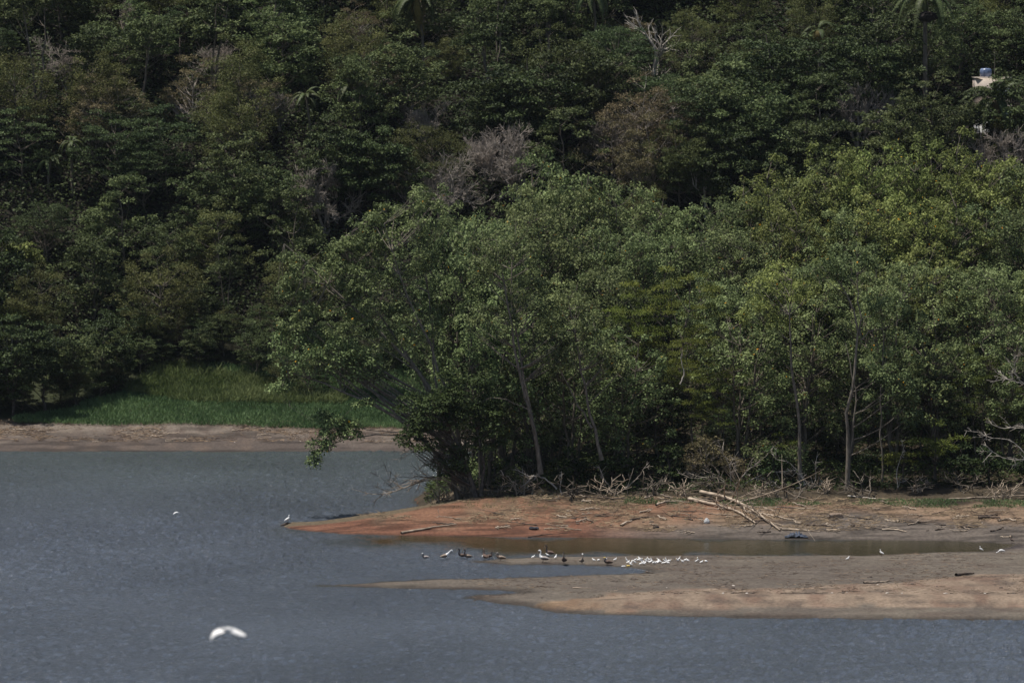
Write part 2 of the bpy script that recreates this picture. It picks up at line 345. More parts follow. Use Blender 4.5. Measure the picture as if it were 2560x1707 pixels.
calm_poly = W([(760, 1322), (1300, 1338), (2600, 1345), (2700, 1395), (1900, 1394), (1500, 1392), (1250, 1392), (1080, 1375), (900, 1352)])
sh = sdist(WX, WY, calm_poly)
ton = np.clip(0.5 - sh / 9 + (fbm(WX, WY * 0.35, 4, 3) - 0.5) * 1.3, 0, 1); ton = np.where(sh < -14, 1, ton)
amp = (0.03 + 0.97 * ton) * (0.5 + 1.0 * fbm(WX, WY * 0.4, 22, 3))
WZ = amp * (0.42 * (fbm(WX * 1.0, WY * 0.5, 0.42, 3) - 0.5) + 0.17 * (fbm(WX * 0.5 + 31, WY * 0.3, 2.4, 2) - 0.5))
gh = height(WX, WY); WZ = WZ * np.clip(-gh / 0.12, 0.1, 1)
wcol = lerp(c(0.022, 0.021, 0.007), c(0.092, 0.107, 0.133), ton)  # olive calm base; ruffled blue has sky reflection painted into the colour
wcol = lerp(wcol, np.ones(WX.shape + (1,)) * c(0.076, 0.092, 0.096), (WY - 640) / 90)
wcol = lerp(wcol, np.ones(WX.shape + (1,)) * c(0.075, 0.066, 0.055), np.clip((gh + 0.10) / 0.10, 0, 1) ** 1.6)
ny_, nx_ = WX.shape; ii = np.arange(ny_ - 1)[:, None] * nx_ + np.arange(nx_ - 1)[None, :]
wf = np.stack([ii, ii + 1, ii + nx_ + 1, ii + nx_], -1).reshape(-1, 4)
w = link('water', mk_mesh('water', np.stack([WX, WY, WZ], -1).reshape(-1, 3), wf, mw, tone=ton.ravel(), attr=np.concatenate([wcol, np.ones(WX.shape + (1,))], -1).reshape(-1, 4), smooth=True))
tag(w, 'grey blue lake water with small ripples and an olive calm channel', kind='structure')

# ---------------------------------------------------------------- foliage
def leaf_quads(rg, C, A, Nn, ln, wd):
    """diamond leaves: base C, axis A, normal Nn, length, width arrays"""
    S = unit(np.cross(A, Nn)); mid = C + A * (ln * 0.45)[:, None] + Nn * (ln * 0.08)[:, None]
    V = np.stack([C, mid + S * (wd * 0.5)[:, None], C + A * ln[:, None], mid - S * (wd * 0.5)[:, None]], 1).reshape(-1, 3)
    F = np.arange(len(V)).reshape(-1, 4)
    return V, F
def blob_centres(rg, blobs, cr):
    out = []
    for (c0, rad, n) in blobs:
        d = unit(rg.normal(size=(n * 2, 3))); d = d[d[:, 2] > -0.8][:n]
        k = unit(rg.normal(size=(4, 3))) * 2.6; ph = rg.random(4) * 6.28
        lump = 1 + 0.11 * np.cos(d @ k.T + ph).sum(1)
        r = (0.45 + 0.55 * rg.random(len(d)) ** 0.45) * lump
        out.append(np.asarray(c0) + d * r[:, None] * np.asarray(rad))
    return np.concatenate(out)
def crown_mesh(name, rg, cen, mat, cr=1.0, npl=80, ln=0.30, wd=0.20, droop=0.35, flat=0.65, hang=0.0, updome=0.35):
    n = len(cen) * npl
    ci = np.repeat(np.arange(len(cen)), npl)
    d = unit(rg.normal(size=(n, 3))); d[:, 2] = np.where(d[:, 2] < -0.2, -d[:, 2] * 0.7, d[:, 2])
    csc = rg.uniform(0.65, 1.25, len(cen))[ci]
    r = cr * csc * (0.35 + 0.65 * rg.random(n) ** 0.6)
    P = cen[ci] + d * r[:, None] * np.array([1, 1, flat])
    if hang: P[:, 2] -= hang * rg.random(n) ** 2 * cr
    A = unit(d * np.array([1, 1, 0.4]) + rg.normal(size=(n, 3)) * 0.55 - np.array([0, 0, droop]))
    Nn = unit(np.array([0, 0, updome + 0.3]) + d * 0.6 + rg.normal(size=(n, 3)) * 0.45)
    s = rg.uniform(0.6, 1.25, n)
    V, F = leaf_quads(rg, P, A, Nn, ln * s, wd * s)
    ct = rg.normal(0, 0.16, len(cen))[ci]
    tone = np.clip(0.42 + ct + rg.normal(0, 0.24, n), 0, 0.93)
    tone = np.where(rg.random(n) > 0.9975, 1.0, tone)
    return mk_mesh(name, V, F, mat, tone=np.repeat(tone, 4))
def wood_mesh(name, rg, stems, cen, mat, r0=0.16, limb=0.045, keep=1.0, sag=0.12, twigs=0, sides=5):
    """stems: list of (n,3) paths (base to tip) with optional base radius; limbs run to the clumps"""
    paths = []; pts = []; 
    for st in stems:
        P, rb = st if isinstance(st, tuple) else (st, r0)
        P = np.asarray(P); t = np.linspace(0, 1, len(P))
        rad = rb * (1 - 0.8 * t); rad[0] *= 1.35
        paths.append((P, rad)); pts.append((P, rad))
    SP_ = np.concatenate([p for p, _ in pts]); SR = np.concatenate([r for _, r in pts])
    for c0 in cen:
        if rg.random() > keep: continue
        q = SP_ - c0; hd = np.linalg.norm(q[:, :2], axis=1)
        cost = np.abs(q[:, 2] + 0.7 * hd) + 0.5 * hd
        i = int(np.argmin(cost)); a = SP_[i]
        L_ = np.linalg.norm(c0 - a)
        midp = (a + c0) / 2 + np.array([0, 0, -sag * L_]) + rg.normal(0, 0.06 * L_, 3)
        B = bez(a, midp, c0, 6)
        rr = min(limb * (0.6 + 0.12 * L_), SR[i] * 0.8)
        paths.append((B, np.linspace(rr, 0.012, 6)))
        for _ in range(twigs):
            k = rg.integers(2, 6); dv = unit(unit(c0 - a) + rg.normal(0, 0.7, 3)) * rg.uniform(0.4, 1.3)
            paths.append((bez(B[k], B[k] + dv * 0.5 + rg.normal(0, 0.1, 3), B[k] + dv, 4), np.linspace(0.016, 0.006, 4)))
    V, F = tubes(paths, sides)
    return mk_mesh(name, V, F, mat, smooth=True)
def std_stems(rg, H, n=1, lean=(0, 0), spread=0.15, base=0.25, wob=0.12):
    out = []
    for k in range(n):
        az = rg.random() * 6.28; s_ = spread * H * (rg.random() if n == 1 else 0.6 + 0.5 * rg.random())
        top = np.array([lean[0] + math.cos(az) * s_, lean[1] + math.sin(az) * s_, H * rg.uniform(0.8, 0.93)])
        b0 = np.array([math.cos(az) * base * (n > 1), math.sin(az) * base * (n > 1), -0.6])
        mid = b0 * 0.55 + top * 0.45 + np.array([-(top[0] - b0[0]) * 0.12, -(top[1] - b0[1]) * 0.12, H * 0.06])
        out.append(smooth_path([b0, mid, top], 11, wob * H / 20, rg))
    return out
def gen(rgseed, H, RX, kind, n=None, stems=1, cb=0.35, lean=(0, 0), lobes=3, **kw):
    """one tree: returns (trunk mesh, crown mesh)"""
    rg = np.random.default_rng(rgseed)
    S = std_stems(rg, H, stems, lean, **{k: kw.pop(k) for k in ('spread', 'wob') if k in kw})
    zc = H * (1 + cb) / 2; hz_ = H * (1 - cb) / 2
    n = n or int(9 * RX * hz_ ** 0.5)
    tx, ty = np.mean([s_[-1][0] for s_ in S]) * 0.7, np.mean([s_[-1][1] for s_ in S]) * 0.7
    bl = [((tx, ty, zc), (RX * 0.82, RX * 0.82, hz_), int(n * 0.55))]
    for k in range(lobes):
        az = rg.random() * 6.28; rr = RX * rg.uniform(0.35, 0.6); zz = zc + hz_ * rg.uniform(-0.55, 0.45)
        bl.append(((tx + math.cos(az) * rr, ty + math.sin(az) * rr, zz), (RX * 0.5, RX * 0.5, hz_ * rg.uniform(0.35, 0.55)), int(n * 0.45 / lobes)))
    K = dict(KINDS[kind]); bark = K.pop('bark'); mat = K.pop('mat'); wk = K.pop('wood', {})
    K.update(kw)
    cen = blob_centres(rg, bl, K['cr'])
    cen = cen[cen[:, 2] > H * 0.06]
    return (wood_mesh('trunk', rg, S, cen, M[bark], **wk), crown_mesh('crown', rg, cen, M[mat], **K))
KINDS = {
    'near': dict(mat='near', bark='bark', cr=0.60, npl=62, ln=0.25, wd=0.165, droop=0.8, flat=1.15, hang=0.7, wood=dict(r0=0.17, limb=0.045, twigs=1)),
    'near_yellow': dict(mat='near_yellow', bark='bark', cr=0.60, npl=62, ln=0.26, wd=0.165, droop=0.9, flat=1.15, hang=0.7, wood=dict(r0=0.17, limb=0.045, twigs=1)),
    'near_dark': dict(mat='near_dark', bark='bark_dark', cr=0.85, npl=75, ln=0.26, wd=0.18, droop=0.4, flat=0.7, wood=dict(r0=0.15)),
    'feather': dict(mat='feather', bark='bark_dark', cr=0.8, npl=110, ln=0.26, wd=0.08, droop=0.1, flat=0.38, updome=1.2, wood=dict(r0=0.10, limb=0.03)),
    'hill_green': dict(mat='hill_green', bark='bark', cr=0.85, npl=75, ln=0.30, wd=0.20, droop=0.35, flat=0.65, wood=dict(r0=0.16, keep=0.4)),
    'hill_blue': dict(mat='hill_blue', bark='bark', cr=0.95, npl=95, ln=0.28, wd=0.14, droop=0.1, flat=0.35, updome=1.0, wood=dict(r0=0.15, keep=0.4)),
    'hill_olive': dict(mat='hill_olive', bark='bark', cr=0.8, npl=110, ln=0.26, wd=0.09, droop=0.3, flat=0.8, hang=0.5, wood=dict(r0=0.13, keep=0.5)),
    'hill_brown': dict(mat='hill_brown', bark='twig', cr=0.7, npl=75, ln=0.22, wd=0.09, droop=0.2, flat=0.8, wood=dict(r0=0.12, limb=0.045, twigs=2)),
    'hill_dark': dict(mat='hill_dark', bark='bark_dark', cr=0.9, npl=90, ln=0.32, wd=0.22, droop=0.35, flat=0.6, wood=dict(r0=0.2, keep=0.3)),
}
def plant(name, meshes, p, rotz=0.0, scale=1.0, sink=0.0):
    root = link(name, None, loc=(p[0], p[1], p[2] - sink), rotz=rotz, scale=scale)
    for n_, me in zip(('trunk', 'crown'), meshes):
        if me is not None: link(n_, me, root)
    return root

# bare trees: recursive twigs
def bare_mesh(seed, H, spread=0.5, r0=0.16, levels=4, mat='twig', lean=(0, 0), dens=5, stems=1):
    rg = np.random.default_rng(seed); paths = []
    def grow(a, d, L_, r, lv):
        n_ = 6; d = unit(d)
        bend = rg.normal(0, 0.25, 3) + np.array([0, 0, 0.15])
        e = a + d * L_ + bend * L_ * 0.35; P = bez(a, a + d * L_ * 0.55, e, n_)
        P[1:-1] += rg.normal(0, 0.02 * L_, (n_ - 2, 3))
        paths.append((P, np.linspace(r, r * 0.45 if lv > 0 else 0.014, n_)))
        if lv <= 0: return
        td = unit(e - P[-2])
        for k in range(dens):
            t = rg.uniform(0.35, 1.0) if k else 1.0
            i = min(int(t * (n_ - 1)), n_ - 1)
            nd = unit(td + rg.normal(0, spread, 3) + np.array([0, 0, 0.15]))
            grow(P[i], nd, L_ * rg.uniform(0.5, 0.75), max(r * 0.5, 0.022), lv - 1)
    for s_ in range(stems):
        grow(np.array([0.15 * s_, 0, -0.4]), np.array([lean[0] / H + 0.3 * (s_ - (stems - 1) / 2), lean[1] / H, 1.0]), H * 0.42, r0, levels)
    V, F = tubes(paths, 4)
    V[:, 2] = V[:, 2] * 1.0
    zmax = V[:, 2].max(); V *= H / zmax
    return mk_mesh('branches', V, F, M[mat], smooth=True)

# palms
def frond_mesh(seed, L_=3.6, arch=0.9, leaflets=46, lw=0.12, ll=0.9, droop=0.8, mat='palm', vee=0.25):
    rg = np.random.default_rng(seed); n = 12
    t = np.linspace(0, 1, n); Pm = np.stack([L_ * (t - 0.12 * t ** 3), 0 * t, L_ * (0.62 * t * (1 - t * 0.3) - arch * t ** 2.2)], 1)
    V, F = tubes([(Pm, np.linspace(0.045, 0.01, n))], 4); tn = [np.full(len(V), 0.8)]
    Vs = [V]; Fs = [F]; off = len(V)
    q = np.linspace(0.12, 0.99, leaflets)
    for sgn in (-1, 1):
        qq = q + rg.normal(0, 0.006, leaflets)
        B = np.stack([np.interp(qq, t, Pm[:, k]) for k in range(3)], 1)
        T = unit(np.stack([np.interp(qq, t, np.gradient(Pm[:, k])) for k in range(3)], 1))
        ln = ll * np.sin(np.clip(qq, 0, 1) * 2.6 + 0.35).clip(0.25, 1) * rg.uniform(0.85, 1.1, leaflets)
        side = np.array([0, sgn, 0.0]); d1 = unit(T * 0.55 + side * 0.9 + np.array([0, 0, vee]))
        M1 = B + d1 * (ln * 0.45)[:, None]; E = M1 + (d1 * (1 - droop) + np.array([0, 0, -droop])) * (ln * 0.6)[:, None]
        wv = T * lw * 0.5
        vv = np.stack([B - wv, B + wv, M1 + wv * 0.9, M1 - wv * 0.9, E], 1)
        k = np.arange(leaflets)[:, None] * 5 + off
        Vs.append(vv.reshape(-1, 3)); Fs.append(k + np.array([[0, 1, 2, 3]])); Fs.append(k + np.array([[3, 2, 4]]))
        tn.append(np.repeat(np.clip(rg.normal(0.5, 0.2, leaflets), 0, 0.9), 5)); off += leaflets * 5
    quads = [f for f in Fs if f.shape[1] == 4]; tris = [f for f in Fs if f.shape[1] == 3]
    return mk_mesh('frond', np.concatenate(Vs), [np.concatenate(quads), np.concatenate(tris)], M[mat], tone=np.concatenate(tn))
FR = [frond_mesh(1), frond_mesh(2, arch=1.15, droop=0.9), frond_mesh(3, arch=0.55, droop=0.6)]
FRD = frond_mesh(4, arch=1.5, droop=0.95, mat='palm_dry', L_=3.0)
FRR = [frond_mesh(5, L_=4.2, arch=1.0, leaflets=64, lw=0.09, ll=1.0, droop=0.75, vee=0.6), frond_mesh(6, L_=4.2, arch=1.35, leaflets=64, lw=0.09, ll=1.0, droop=0.9, vee=0.2)]
def palm(name, p, H, rg, nf=15, royal=False, dry=2, scale=1.0, lean=(0.3, 0), r=0.15):
    root = link(name, None, loc=tuple(p), scale=1.0)
    P = smooth_path([(0, 0, -0.4), (lean[0] * 0.2, lean[1] * 0.2, H * 0.5), (lean[0], lean[1], H)], 10)
    V, F = tubes([(P, np.linspace(r * 1.25, r * 0.8, 10))], 8)
    link('trunk', mk_mesh('palm_trunk', V, F, M['bark'], smooth=True), root)
    if royal:
        Pc = np.array([[lean[0], lean[1], H - 0.1], [lean[0], lean[1], H + 0.5], [lean[0], lean[1], H + 1.4]])
        V, F = tubes([(Pc, [r * 1.1, r * 1.3, r * 0.5])], 8); link('crownshaft', mk_mesh('crownshaft', V, F, M['palm'], tone=np.full(len(V), 0.7), smooth=True), root)
    top = np.array([lean[0], lean[1], H + (1.2 if royal else 0)])
    for k in range(nf):
        me = (FRR if royal else FR)[k % (2 if royal else 3)]; tilt = rg.uniform(-0.85, 0.75) if not royal else rg.uniform(-0.6, 0.75)
        if k >= nf - dry: me = FRD; tilt = 0.9
        f_ = link('frond', me, root, loc=tuple(top)); f_.rotation_mode = 'XYZ'
        f_.rotation_euler = (rg.normal(0, 0.2), tilt, k * 2.4 + rg.uniform(-0.2, 0.2)); f_.scale = (scale,) * 3
    return root

# ---------------------------------------------------------------- the hillside wood
rg = np.random.default_rng(11); random.seed(4)
HV = {}                              # variants per kind (height is 11 m before scaling)
for kd, cnt, kw in [('hill_green', 5, dict(H=10.5, RX=5.0, cb=0.05)), ('hill_blue', 3, dict(H=10, RX=5.0, cb=0.1)), ('hill_olive', 5, dict(H=10, RX=4.8, cb=0.02)),
                    ('hill_brown', 4, dict(H=9, RX=4.4, cb=0.03)), ('hill_dark', 4, dict(H=11.5, RX=5.2, cb=0.03))]:
    HV[kd] = [gen(100 + 17 * i + len(kd), kind=kd, lobes=4, **kw) for i in range(cnt)]
HV['tall'] = [gen(310 + i, H=13, RX=3.2, cb=0.55, kind='hill_green', lobes=3, stems=2) for i in range(3)]
HV['bare'] = [(bare_mesh(50 + i, 9, spread=0.6, r0=0.2, levels=4, stems=3, dens=5), None) for i in range(3)]
HNAME = {'hill_green': ('broadleaf_tree', 'round green tree'), 'hill_blue': ('layered_tree', 'layered blue-green tree'), 'hill_olive': ('feathery_tree', 'feathery olive tree'),
         'hill_brown': ('dry_tree', 'dry brownish tree'), 'hill_dark': ('dense_tree', 'dense dark tree'), 'tall': ('slender_tree', 'slender fork-trunked tree'), 'bare': ('bare_tree', 'leafless twiggy tree')}
BASEH = {'hill_green': 11, 'hill_blue': 10, 'hill_olive': 10, 'hill_brown': 9, 'hill_dark': 12, 'tall': 13, 'bare': 9}
taken = []
def hill_tree(kd, p, sc_, v=None, where=None, stem=None):
    ms = HV[kd][v if v is not None else random.randrange(len(HV[kd]))]
    nm, st_ = HNAME[kd]
    if kd == 'bare':
        o = link(nm, None, loc=(p[0], p[1], p[2])); link('branches', ms[0], o)
        o.rotation_euler[2] = random.random() * 6.28; o.scale = (sc_,) * 3
    else:
        o = plant(nm, ms, p, random.random() * 6.28, (sc_ * random.uniform(0.9, 1.12), sc_ * random.uniform(0.9, 1.12), sc_ * random.uniform(0.9, 1.1)))
    later(o, stem or st_, 'tree', None, (p[0], p[1], p[2] + BASEH[kd] * sc_ * 0.75), where)
    taken.append((p[0], p[1], 3.2 * sc_))
    if kd == 'bare' and sc_ > 0.65: taken.append((p[0], p[1] - 5, 3.2)); taken.append((p[0], p[1] - 9, 1.5))
    return o
HP = on_ground(2450, 345, 765, 900); HX, HY = HP[0] + 2.5, HP[1] + 1
# landmarks: kind, picture x, picture y of the top, scale, variant
LM = [('hill_dark', 1310, 85, 1.25, 0), ('hill_dark', 1400, 120, 1.1, 1), ('hill_dark', 1230, 130, 1.1, 2), ('hill_green', 1490, 110, 1.0, 0),
      ('hill_green', 1820, 130, 1.35, 1), ('hill_blue', 1760, 190, 1.2, 0), ('hill_green', 1900, 200, 1.25, 2), ('hill_dark', 1850, 270, 1.1, 3), ('hill_green', 1780, 300, 1.0, 3),
      ('hill_brown', 1600, 215, 1.25, 0), ('hill_brown', 1690, 210, 1.2, 1), ('hill_brown', 1530, 250, 1.1, 2), ('hill_brown', 1640, 290, 1.1, 3), ('hill_olive', 1700, 300, 1.0, 0),
      ('hill_brown', 240, 195, 1.1, 0), ('hill_brown', 300, 200, 1.0, 1), ('hill_brown', 640, 165, 1.05, 2), ('hill_brown', 480, 135, 1.0, 3), ('hill_olive', 230, 140, 1.1, 1), ('hill_olive', 600, 110, 1.1, 2),
      ('hill_blue', 300, 265, 1.05, 0), ('hill_blue', 420, 280, 0.95, 1), ('hill_blue', 360, 330, 0.9, 2), ('hill_blue', 60, 250, 1.0, 1), ('hill_blue', 120, 480, 0.85, 2),
      ('hill_dark', 330, 230, 0.62, 1), ('hill_dark', 900, 260, 1.05, 0), ('hill_dark', 960, 300, 1.0, 2), ('hill_dark', 840, 290, 0.95, 3),
      ('hill_green', 600, 350, 1.05, 4), ('hill_green', 680, 380, 1.0, 0), ('hill_green', 540, 400, 0.95, 2), ('hill_olive', 120, 650, 1.05, 3), ('hill_olive', 60, 700, 0.9, 0),
      ('hill_olive', 1080, 290, 1.0, 4), ('hill_green', 1010, 90, 1.0, 1), ('hill_green', 900, 120, 1.0, 2), ('hill_green', 2060, 190, 1.0, 3), ('hill_green', 2330, 200, 1.1, 4), ('hill_green', 2250, 250, 1.0, 0),
      ('tall', 100, -60, 1.3, 0), ('tall', 520, -50, 1.25, 1), ('tall', 1230, -20, 1.1, 2), ('tall', 350, 60, 0.9, 0),
      ('hill_dark', 2020, 60, 1.1, 1), ('hill_dark', 2200, 60, 1.1, 2), ('hill_dark', 1950, 30, 1.2, 0),
      ('bare', 815, 385, 1.0, 0), ('bare', 1110, 375, 1.05, 1), ('bare', 1290, 300, 1.05, 2), ('bare', 1215, 320, 0.8, 0), ('bare', 1520, 270, 0.8, 1), ('bare', 2150, 200, 0.9, 2), ('bare', 2540, 300, 0.9, 0), ('bare', 2450, 330, 0.7, 1),
      ('bare', 700, 230, 0.5, 2), ('bare', 1060, 250, 0.55, 1), ('bare', 540, 100, 0.6, 0)]
for kd, px, py, s_, v in LM:
    hill_tree(kd, by_top(px, py, BASEH[kd] * s_), s_, v)
def near_env(px):
    return np.interp(px, [600, 700, 820, 960, 1150, 1300, 1400, 1500, 1700, 1850, 1950, 2100, 2400, 2560], [1100, 640, 580, 490, 470, 410, 350, 400, 470, 470, 400, 340, 340, 380])
Y = 784.0
while Y < 905:
    half = 0.0711 * Y + 12; x = -half + rg.uniform(0, 7)
    while x < half:
        px_, py_ = x + rg.normal(0, 1.2), Y + rg.normal(0, 1.5); x += rg.uniform(6.2, 8.6)
        g_ = hz(px_, py_); sx, sy = proj((px_, py_, g_ + 10))
        if sx > 650 and sy > near_env(sx) + 45: continue
        if any((px_ - a) ** 2 + (py_ - b_) ** 2 < (r_ + 1.6) ** 2 for a, b_, r_ in taken): continue
        if 230 < sx < 740 and Y < 789: continue
        if abs(px_ - HX) < 8 and HY - 22 < py_ < HY + 9: continue
        
        q = fbm(np.array([px_]), np.array([py_]), 14, 2)[0] + rg.normal(0, 0.10)
        u = rg.random()
        if Y < 805: kd = 'hill_green' if u < 0.45 else 'hill_dark' if u < 0.75 else 'hill_olive'
        else: kd = 'hill_dark' if q < 0.36 else 'hill_green' if q < 0.50 else 'hill_olive' if q < 0.62 else 'hill_brown' if q < 0.68 else 'hill_blue'
        if u > 0.95: kd = 'bare'
        elif u > 0.91: kd = 'tall'
        s_ = rg.uniform(0.62, 1.18) * (0.62 if kd == 'bare' else 1)
        hill_tree(kd, (px_, py_, g_), s_)
    Y += rg.uniform(6.3, 7.6)

for px, yy, kd, s_ in [(-60, 772, 'hill_green', 1.0), (30, 770, 'hill_dark', 0.95), (110, 772, 'hill_dark', 0.9), (185, 775, 'hill_green', 0.8), (250, 780, 'hill_dark', 0.8), (700, 779, 'hill_olive', 0.5), (770, 777, 'hill_green', 0.55), (850, 778, 'hill_green', 0.6), (640, 783, 'hill_green', 0.55), (930, 778, 'hill_dark', 0.7)]:
    x = (px - 1280) / FPX * yy; hill_tree(kd, (x, yy, hz(x, yy)), s_)
for k in range(58):
    xx = rg.uniform(-56, -40) if k < 14 else rg.uniform(-43, -10); yy = rg.uniform(769, 775) + 0.25 * max(xx + 52, 0) if k < 14 else rg.uniform(784.5, 793)
    if k < 14 and xx > -47: yy = 776 + (xx + 47) * 1.3
    hill_tree(['hill_dark', 'hill_olive', 'hill_green'][k % 3], (xx, yy, hz(xx, yy)), rg.uniform(0.3, 0.5), stem='low ' + ['dark', 'olive', 'green'][k % 3] + ' tree')
for px, tp, kd, dy, s_ in [(2385, 225, 'hill_green', -6, 0.8), (2545, 165, 'hill_dark', -5, 1.0), (2455, 216, 'tall', -4, 0.42), (2425, 236, 'hill_green', -7, 0.42), (2570, 240, 'hill_olive', -8, 0.8), (2500, 300, 'hill_olive', -9, 0.45), (2512, 186, 'hill_green', -5, 0.5), (2426, 200, 'tall', -4, 0.45)]:
    yy = HY + dy; x = (px - 1280) / FPX * yy; z_ = at_y(px, tp, yy)[2] - BASEH[kd] * s_; hill_tree(kd, (x, yy, min(z_, hz(x, yy))), s_)
# white dead tree high on the hill, slim dead branch lower down
p = by_top(1635, 20, 10.0); o = link('dead_tree', None, loc=tuple(p)); link('branches', bare_mesh(77, 10, spread=0.5, r0=0.34, levels=3, mat='dead', dens=5), o, rotz=0.6)
tag(o, 'bleached white dead tree with forked bare limbs high on the wooded hill', 'tree')
p = by_top(1765, 395, 7.0); o = link('dead_tree', None, loc=tuple(p)); link('branches', bare_mesh(78, 7, spread=0.35, r0=0.16, levels=2, mat='dead', dens=3), o)
tag(o, 'thin white dead snag poking up above the near green canopy', 'tree')
# palms
rp = np.random.default_rng(8)
PALMS = [('coconut_palm', 1060, -25, 9, 0, 1.05, 'coconut palm with drooping yellowish fronds at the top edge of the hill', 3),
         ('coconut_palm', 2492, 222, 7, 0, 1.25, 'coconut palm with long arching fronds in front of the white house', 2),
         ('coconut_palm', 1370, -50, 8, 0, 0.95, 'grey-green palm above the dense dark trees, left one of the pair', 0),
         ('coconut_palm', 1490, -40, 8, 0, 0.95, 'grey-green palm left of the bleached dead tree', 0),
         ('coconut_palm', 885, 205, 5, 0, 0.75, 'small palm with shiny fronds in the middle of the hillside wood', 0),
         ('coconut_palm', 775, 235, 5, 0, 0.6, 'small palm with a few silvery fronds left of the shiny-fronded palm', 0),
         ('coconut_palm', 120, 395, 3, 0, 0.6, 'small dark palm with silvery fronds at the left of the hillside', 0),
         ('coconut_palm', 660, 430, 5, 0, 0.5, 'little pale palm left of the leafless tree low on the hill', 0),
         ('coconut_palm', 2050, 60, 7, 0, 0.7, 'palm with hanging straw-coloured fronds left of the royal palm', 6),
         ('coconut_palm', 180, 345, 6, 0, 0.5, 'small upright palm above the dark silvery palm', 0)]
for nm, px, py, H_, _, s_, lb, dry in PALMS:
    p = by_top(px, py, H_ + 1.2 * s_); o = palm(nm, p, H_, rp, scale=s_, dry=dry, nf=16 if s_ > 0.8 else 12, lean=(rp.normal(0, 0.4), 0)); tag(o, lb, 'palm')
gp = on_ground(2313, 330); gp = by_top(2313, 8, 14.5)
o = palm('royal_palm', gp, 13.5, rp, nf=14, royal=True, dry=0, lean=(0.0, 0), r=0.27); tag(o, 'tall royal palm with a straight grey trunk and a dark nest below its fronds', 'palm')
M['nest'] = noise_mat('nest_crust', (0.012, 0.010, 0.010), (0.035, 0.028, 0.025), 3); top = np.array([0, 0, 13.1]); V, F = tubes([(top + np.array([[0, 0, -0.95], [0.1, 0, -0.55], [0, 0, -0.1], [0, 0, 0.2]]), [0.35, 1.35, 1.2, 0.25])], 12)
V += np.random.default_rng(3).normal(0, 0.08, V.shape)
t_ = link('termite_nest', mk_mesh('nest', V, F, M['nest'], smooth=True), None, loc=tuple(gp)); tag(t_, 'dark brown lumpy nest round the trunk of the royal palm', 'nest')
# small yellowish umbrella-leaved trees at the left edge
for px, py, s_, lb in [(60, 610, 1.0, 'yellow-green umbrella-leaved tree at the left edge of the wood'), (20, 745, 0.9, 'pale leaning branchy tree at the left edge above the dark shade')]:
    rgc = np.random.default_rng(int(px)); H_ = 8.0
    S = std_stems(rgc, H_, 3, (0, 0), spread=0.25); cen = np.concatenate([s2[-1][None] + rgc.normal(0, 0.9, (7, 3)) * np.array([1, 1, 0.35]) for s2 in S])
    p = by_top(px, py, H_)
    o = plant('umbrella_tree', (wood_mesh('trunk', rgc, S, cen, M['dead'], r0=0.09, limb=0.04), crown_mesh('crown', rgc, cen, M['near_yellow'], cr=0.75, npl=60, ln=0.45, wd=0.25, droop=0.5, flat=0.35)), p, scale=s_)
    tag(o, lb, 'tree')

# undergrowth covering the hill soil
def carpet(name, seed, boxes, mat, ln, wd, hmax, label, cat, test=None, up=0.0):
    rg = np.random.default_rng(seed); X, Y = [], []
    for (x0, x1, y0, y1, n) in boxes:
        X.append(rg.uniform(x0, x1, n)); Y.append(rg.uniform(y0, y1, n))
    X = np.concatenate(X); Y = np.concatenate(Y)
    if test is not None: k = test(X, Y); X, Y = X[k], Y[k]
    n = len(X); hm = fbm(X + 9, Y, 4, 3)
    Z = height(X, Y) + rg.random(n) * hmax * np.clip(hm * 2 - 0.3, 0.1, 1.2)
    A = unit(rg.normal(size=(n, 3)) * np.array([1, 1, 0.4]) + np.array([0, 0, up])); Nn = unit(rg.normal(size=(n, 3)) * 0.6 + np.array([0, 0, 1.0]) * (1 - min(up, 0.9)))
    if up: Nn = unit(rg.normal(size=(n, 3)) * np.array([1, 1, 0.1]))
    s = rg.uniform(0.6, 1.3, n); V, F = leaf_quads(rg, np.stack([X, Y, Z], 1), A, Nn, ln * s, wd * s)
    tone = np.clip(0.45 + (hm - 0.5) * 1.4 + rg.normal(0, 0.15, n), 0, 0.93)
    o = link(name, mk_mesh(name, V, F, M[mat], tone=np.repeat(tone, 4))); tag(o, label, cat, kind='stuff'); return o
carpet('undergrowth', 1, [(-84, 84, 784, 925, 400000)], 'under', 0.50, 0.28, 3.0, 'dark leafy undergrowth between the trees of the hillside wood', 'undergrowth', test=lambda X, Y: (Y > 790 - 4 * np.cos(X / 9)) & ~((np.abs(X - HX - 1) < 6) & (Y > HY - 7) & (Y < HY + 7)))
# grass of the far shore: short bright strip, tall olive bank behind
def fargrass(X, Y):
    f = Y - FARY; edge = 20.5 + 2.0 * (fbm(X, Y * 0, 7, 3) - 0.5) - 2.5 * np.clip((X + 40) / 30, 0, 1)
    return (f > edge) & (X > -52 + 0.75 * (f - 22) + 5 * (fbm(X, Y, 4, 2) - 0.5)) & (f < 41)
carpet('shore_grass', 2, [(-60, 5, 762, 786, 116000)], 'grass', 0.50, 0.075, 0.25, 'bright green grass strip behind the far beach', 'grass', test=fargrass, up=1.6)
carpet('tall_grass', 3, [(-50, -8, 774, 787, 60000)], 'tall_grass', 0.9, 0.09, 0.6, 'tall olive grass bank between the bright grass and the trees', 'grass', test=lambda X, Y: fargrass(X, Y) & (X > -41 + 0.9 * (780 - Y) + 6 * (fbm(X, Y, 4, 2) - 0.5)) & (X < -24 + 10 * fbm(X, Y, 5, 2)) & (Y + 8 * (fbm(X, Y * 0, 4, 3) - 0.5) + 0.05 * (X + 33) ** 2 * 0.6 < 784.5), up=1.3)

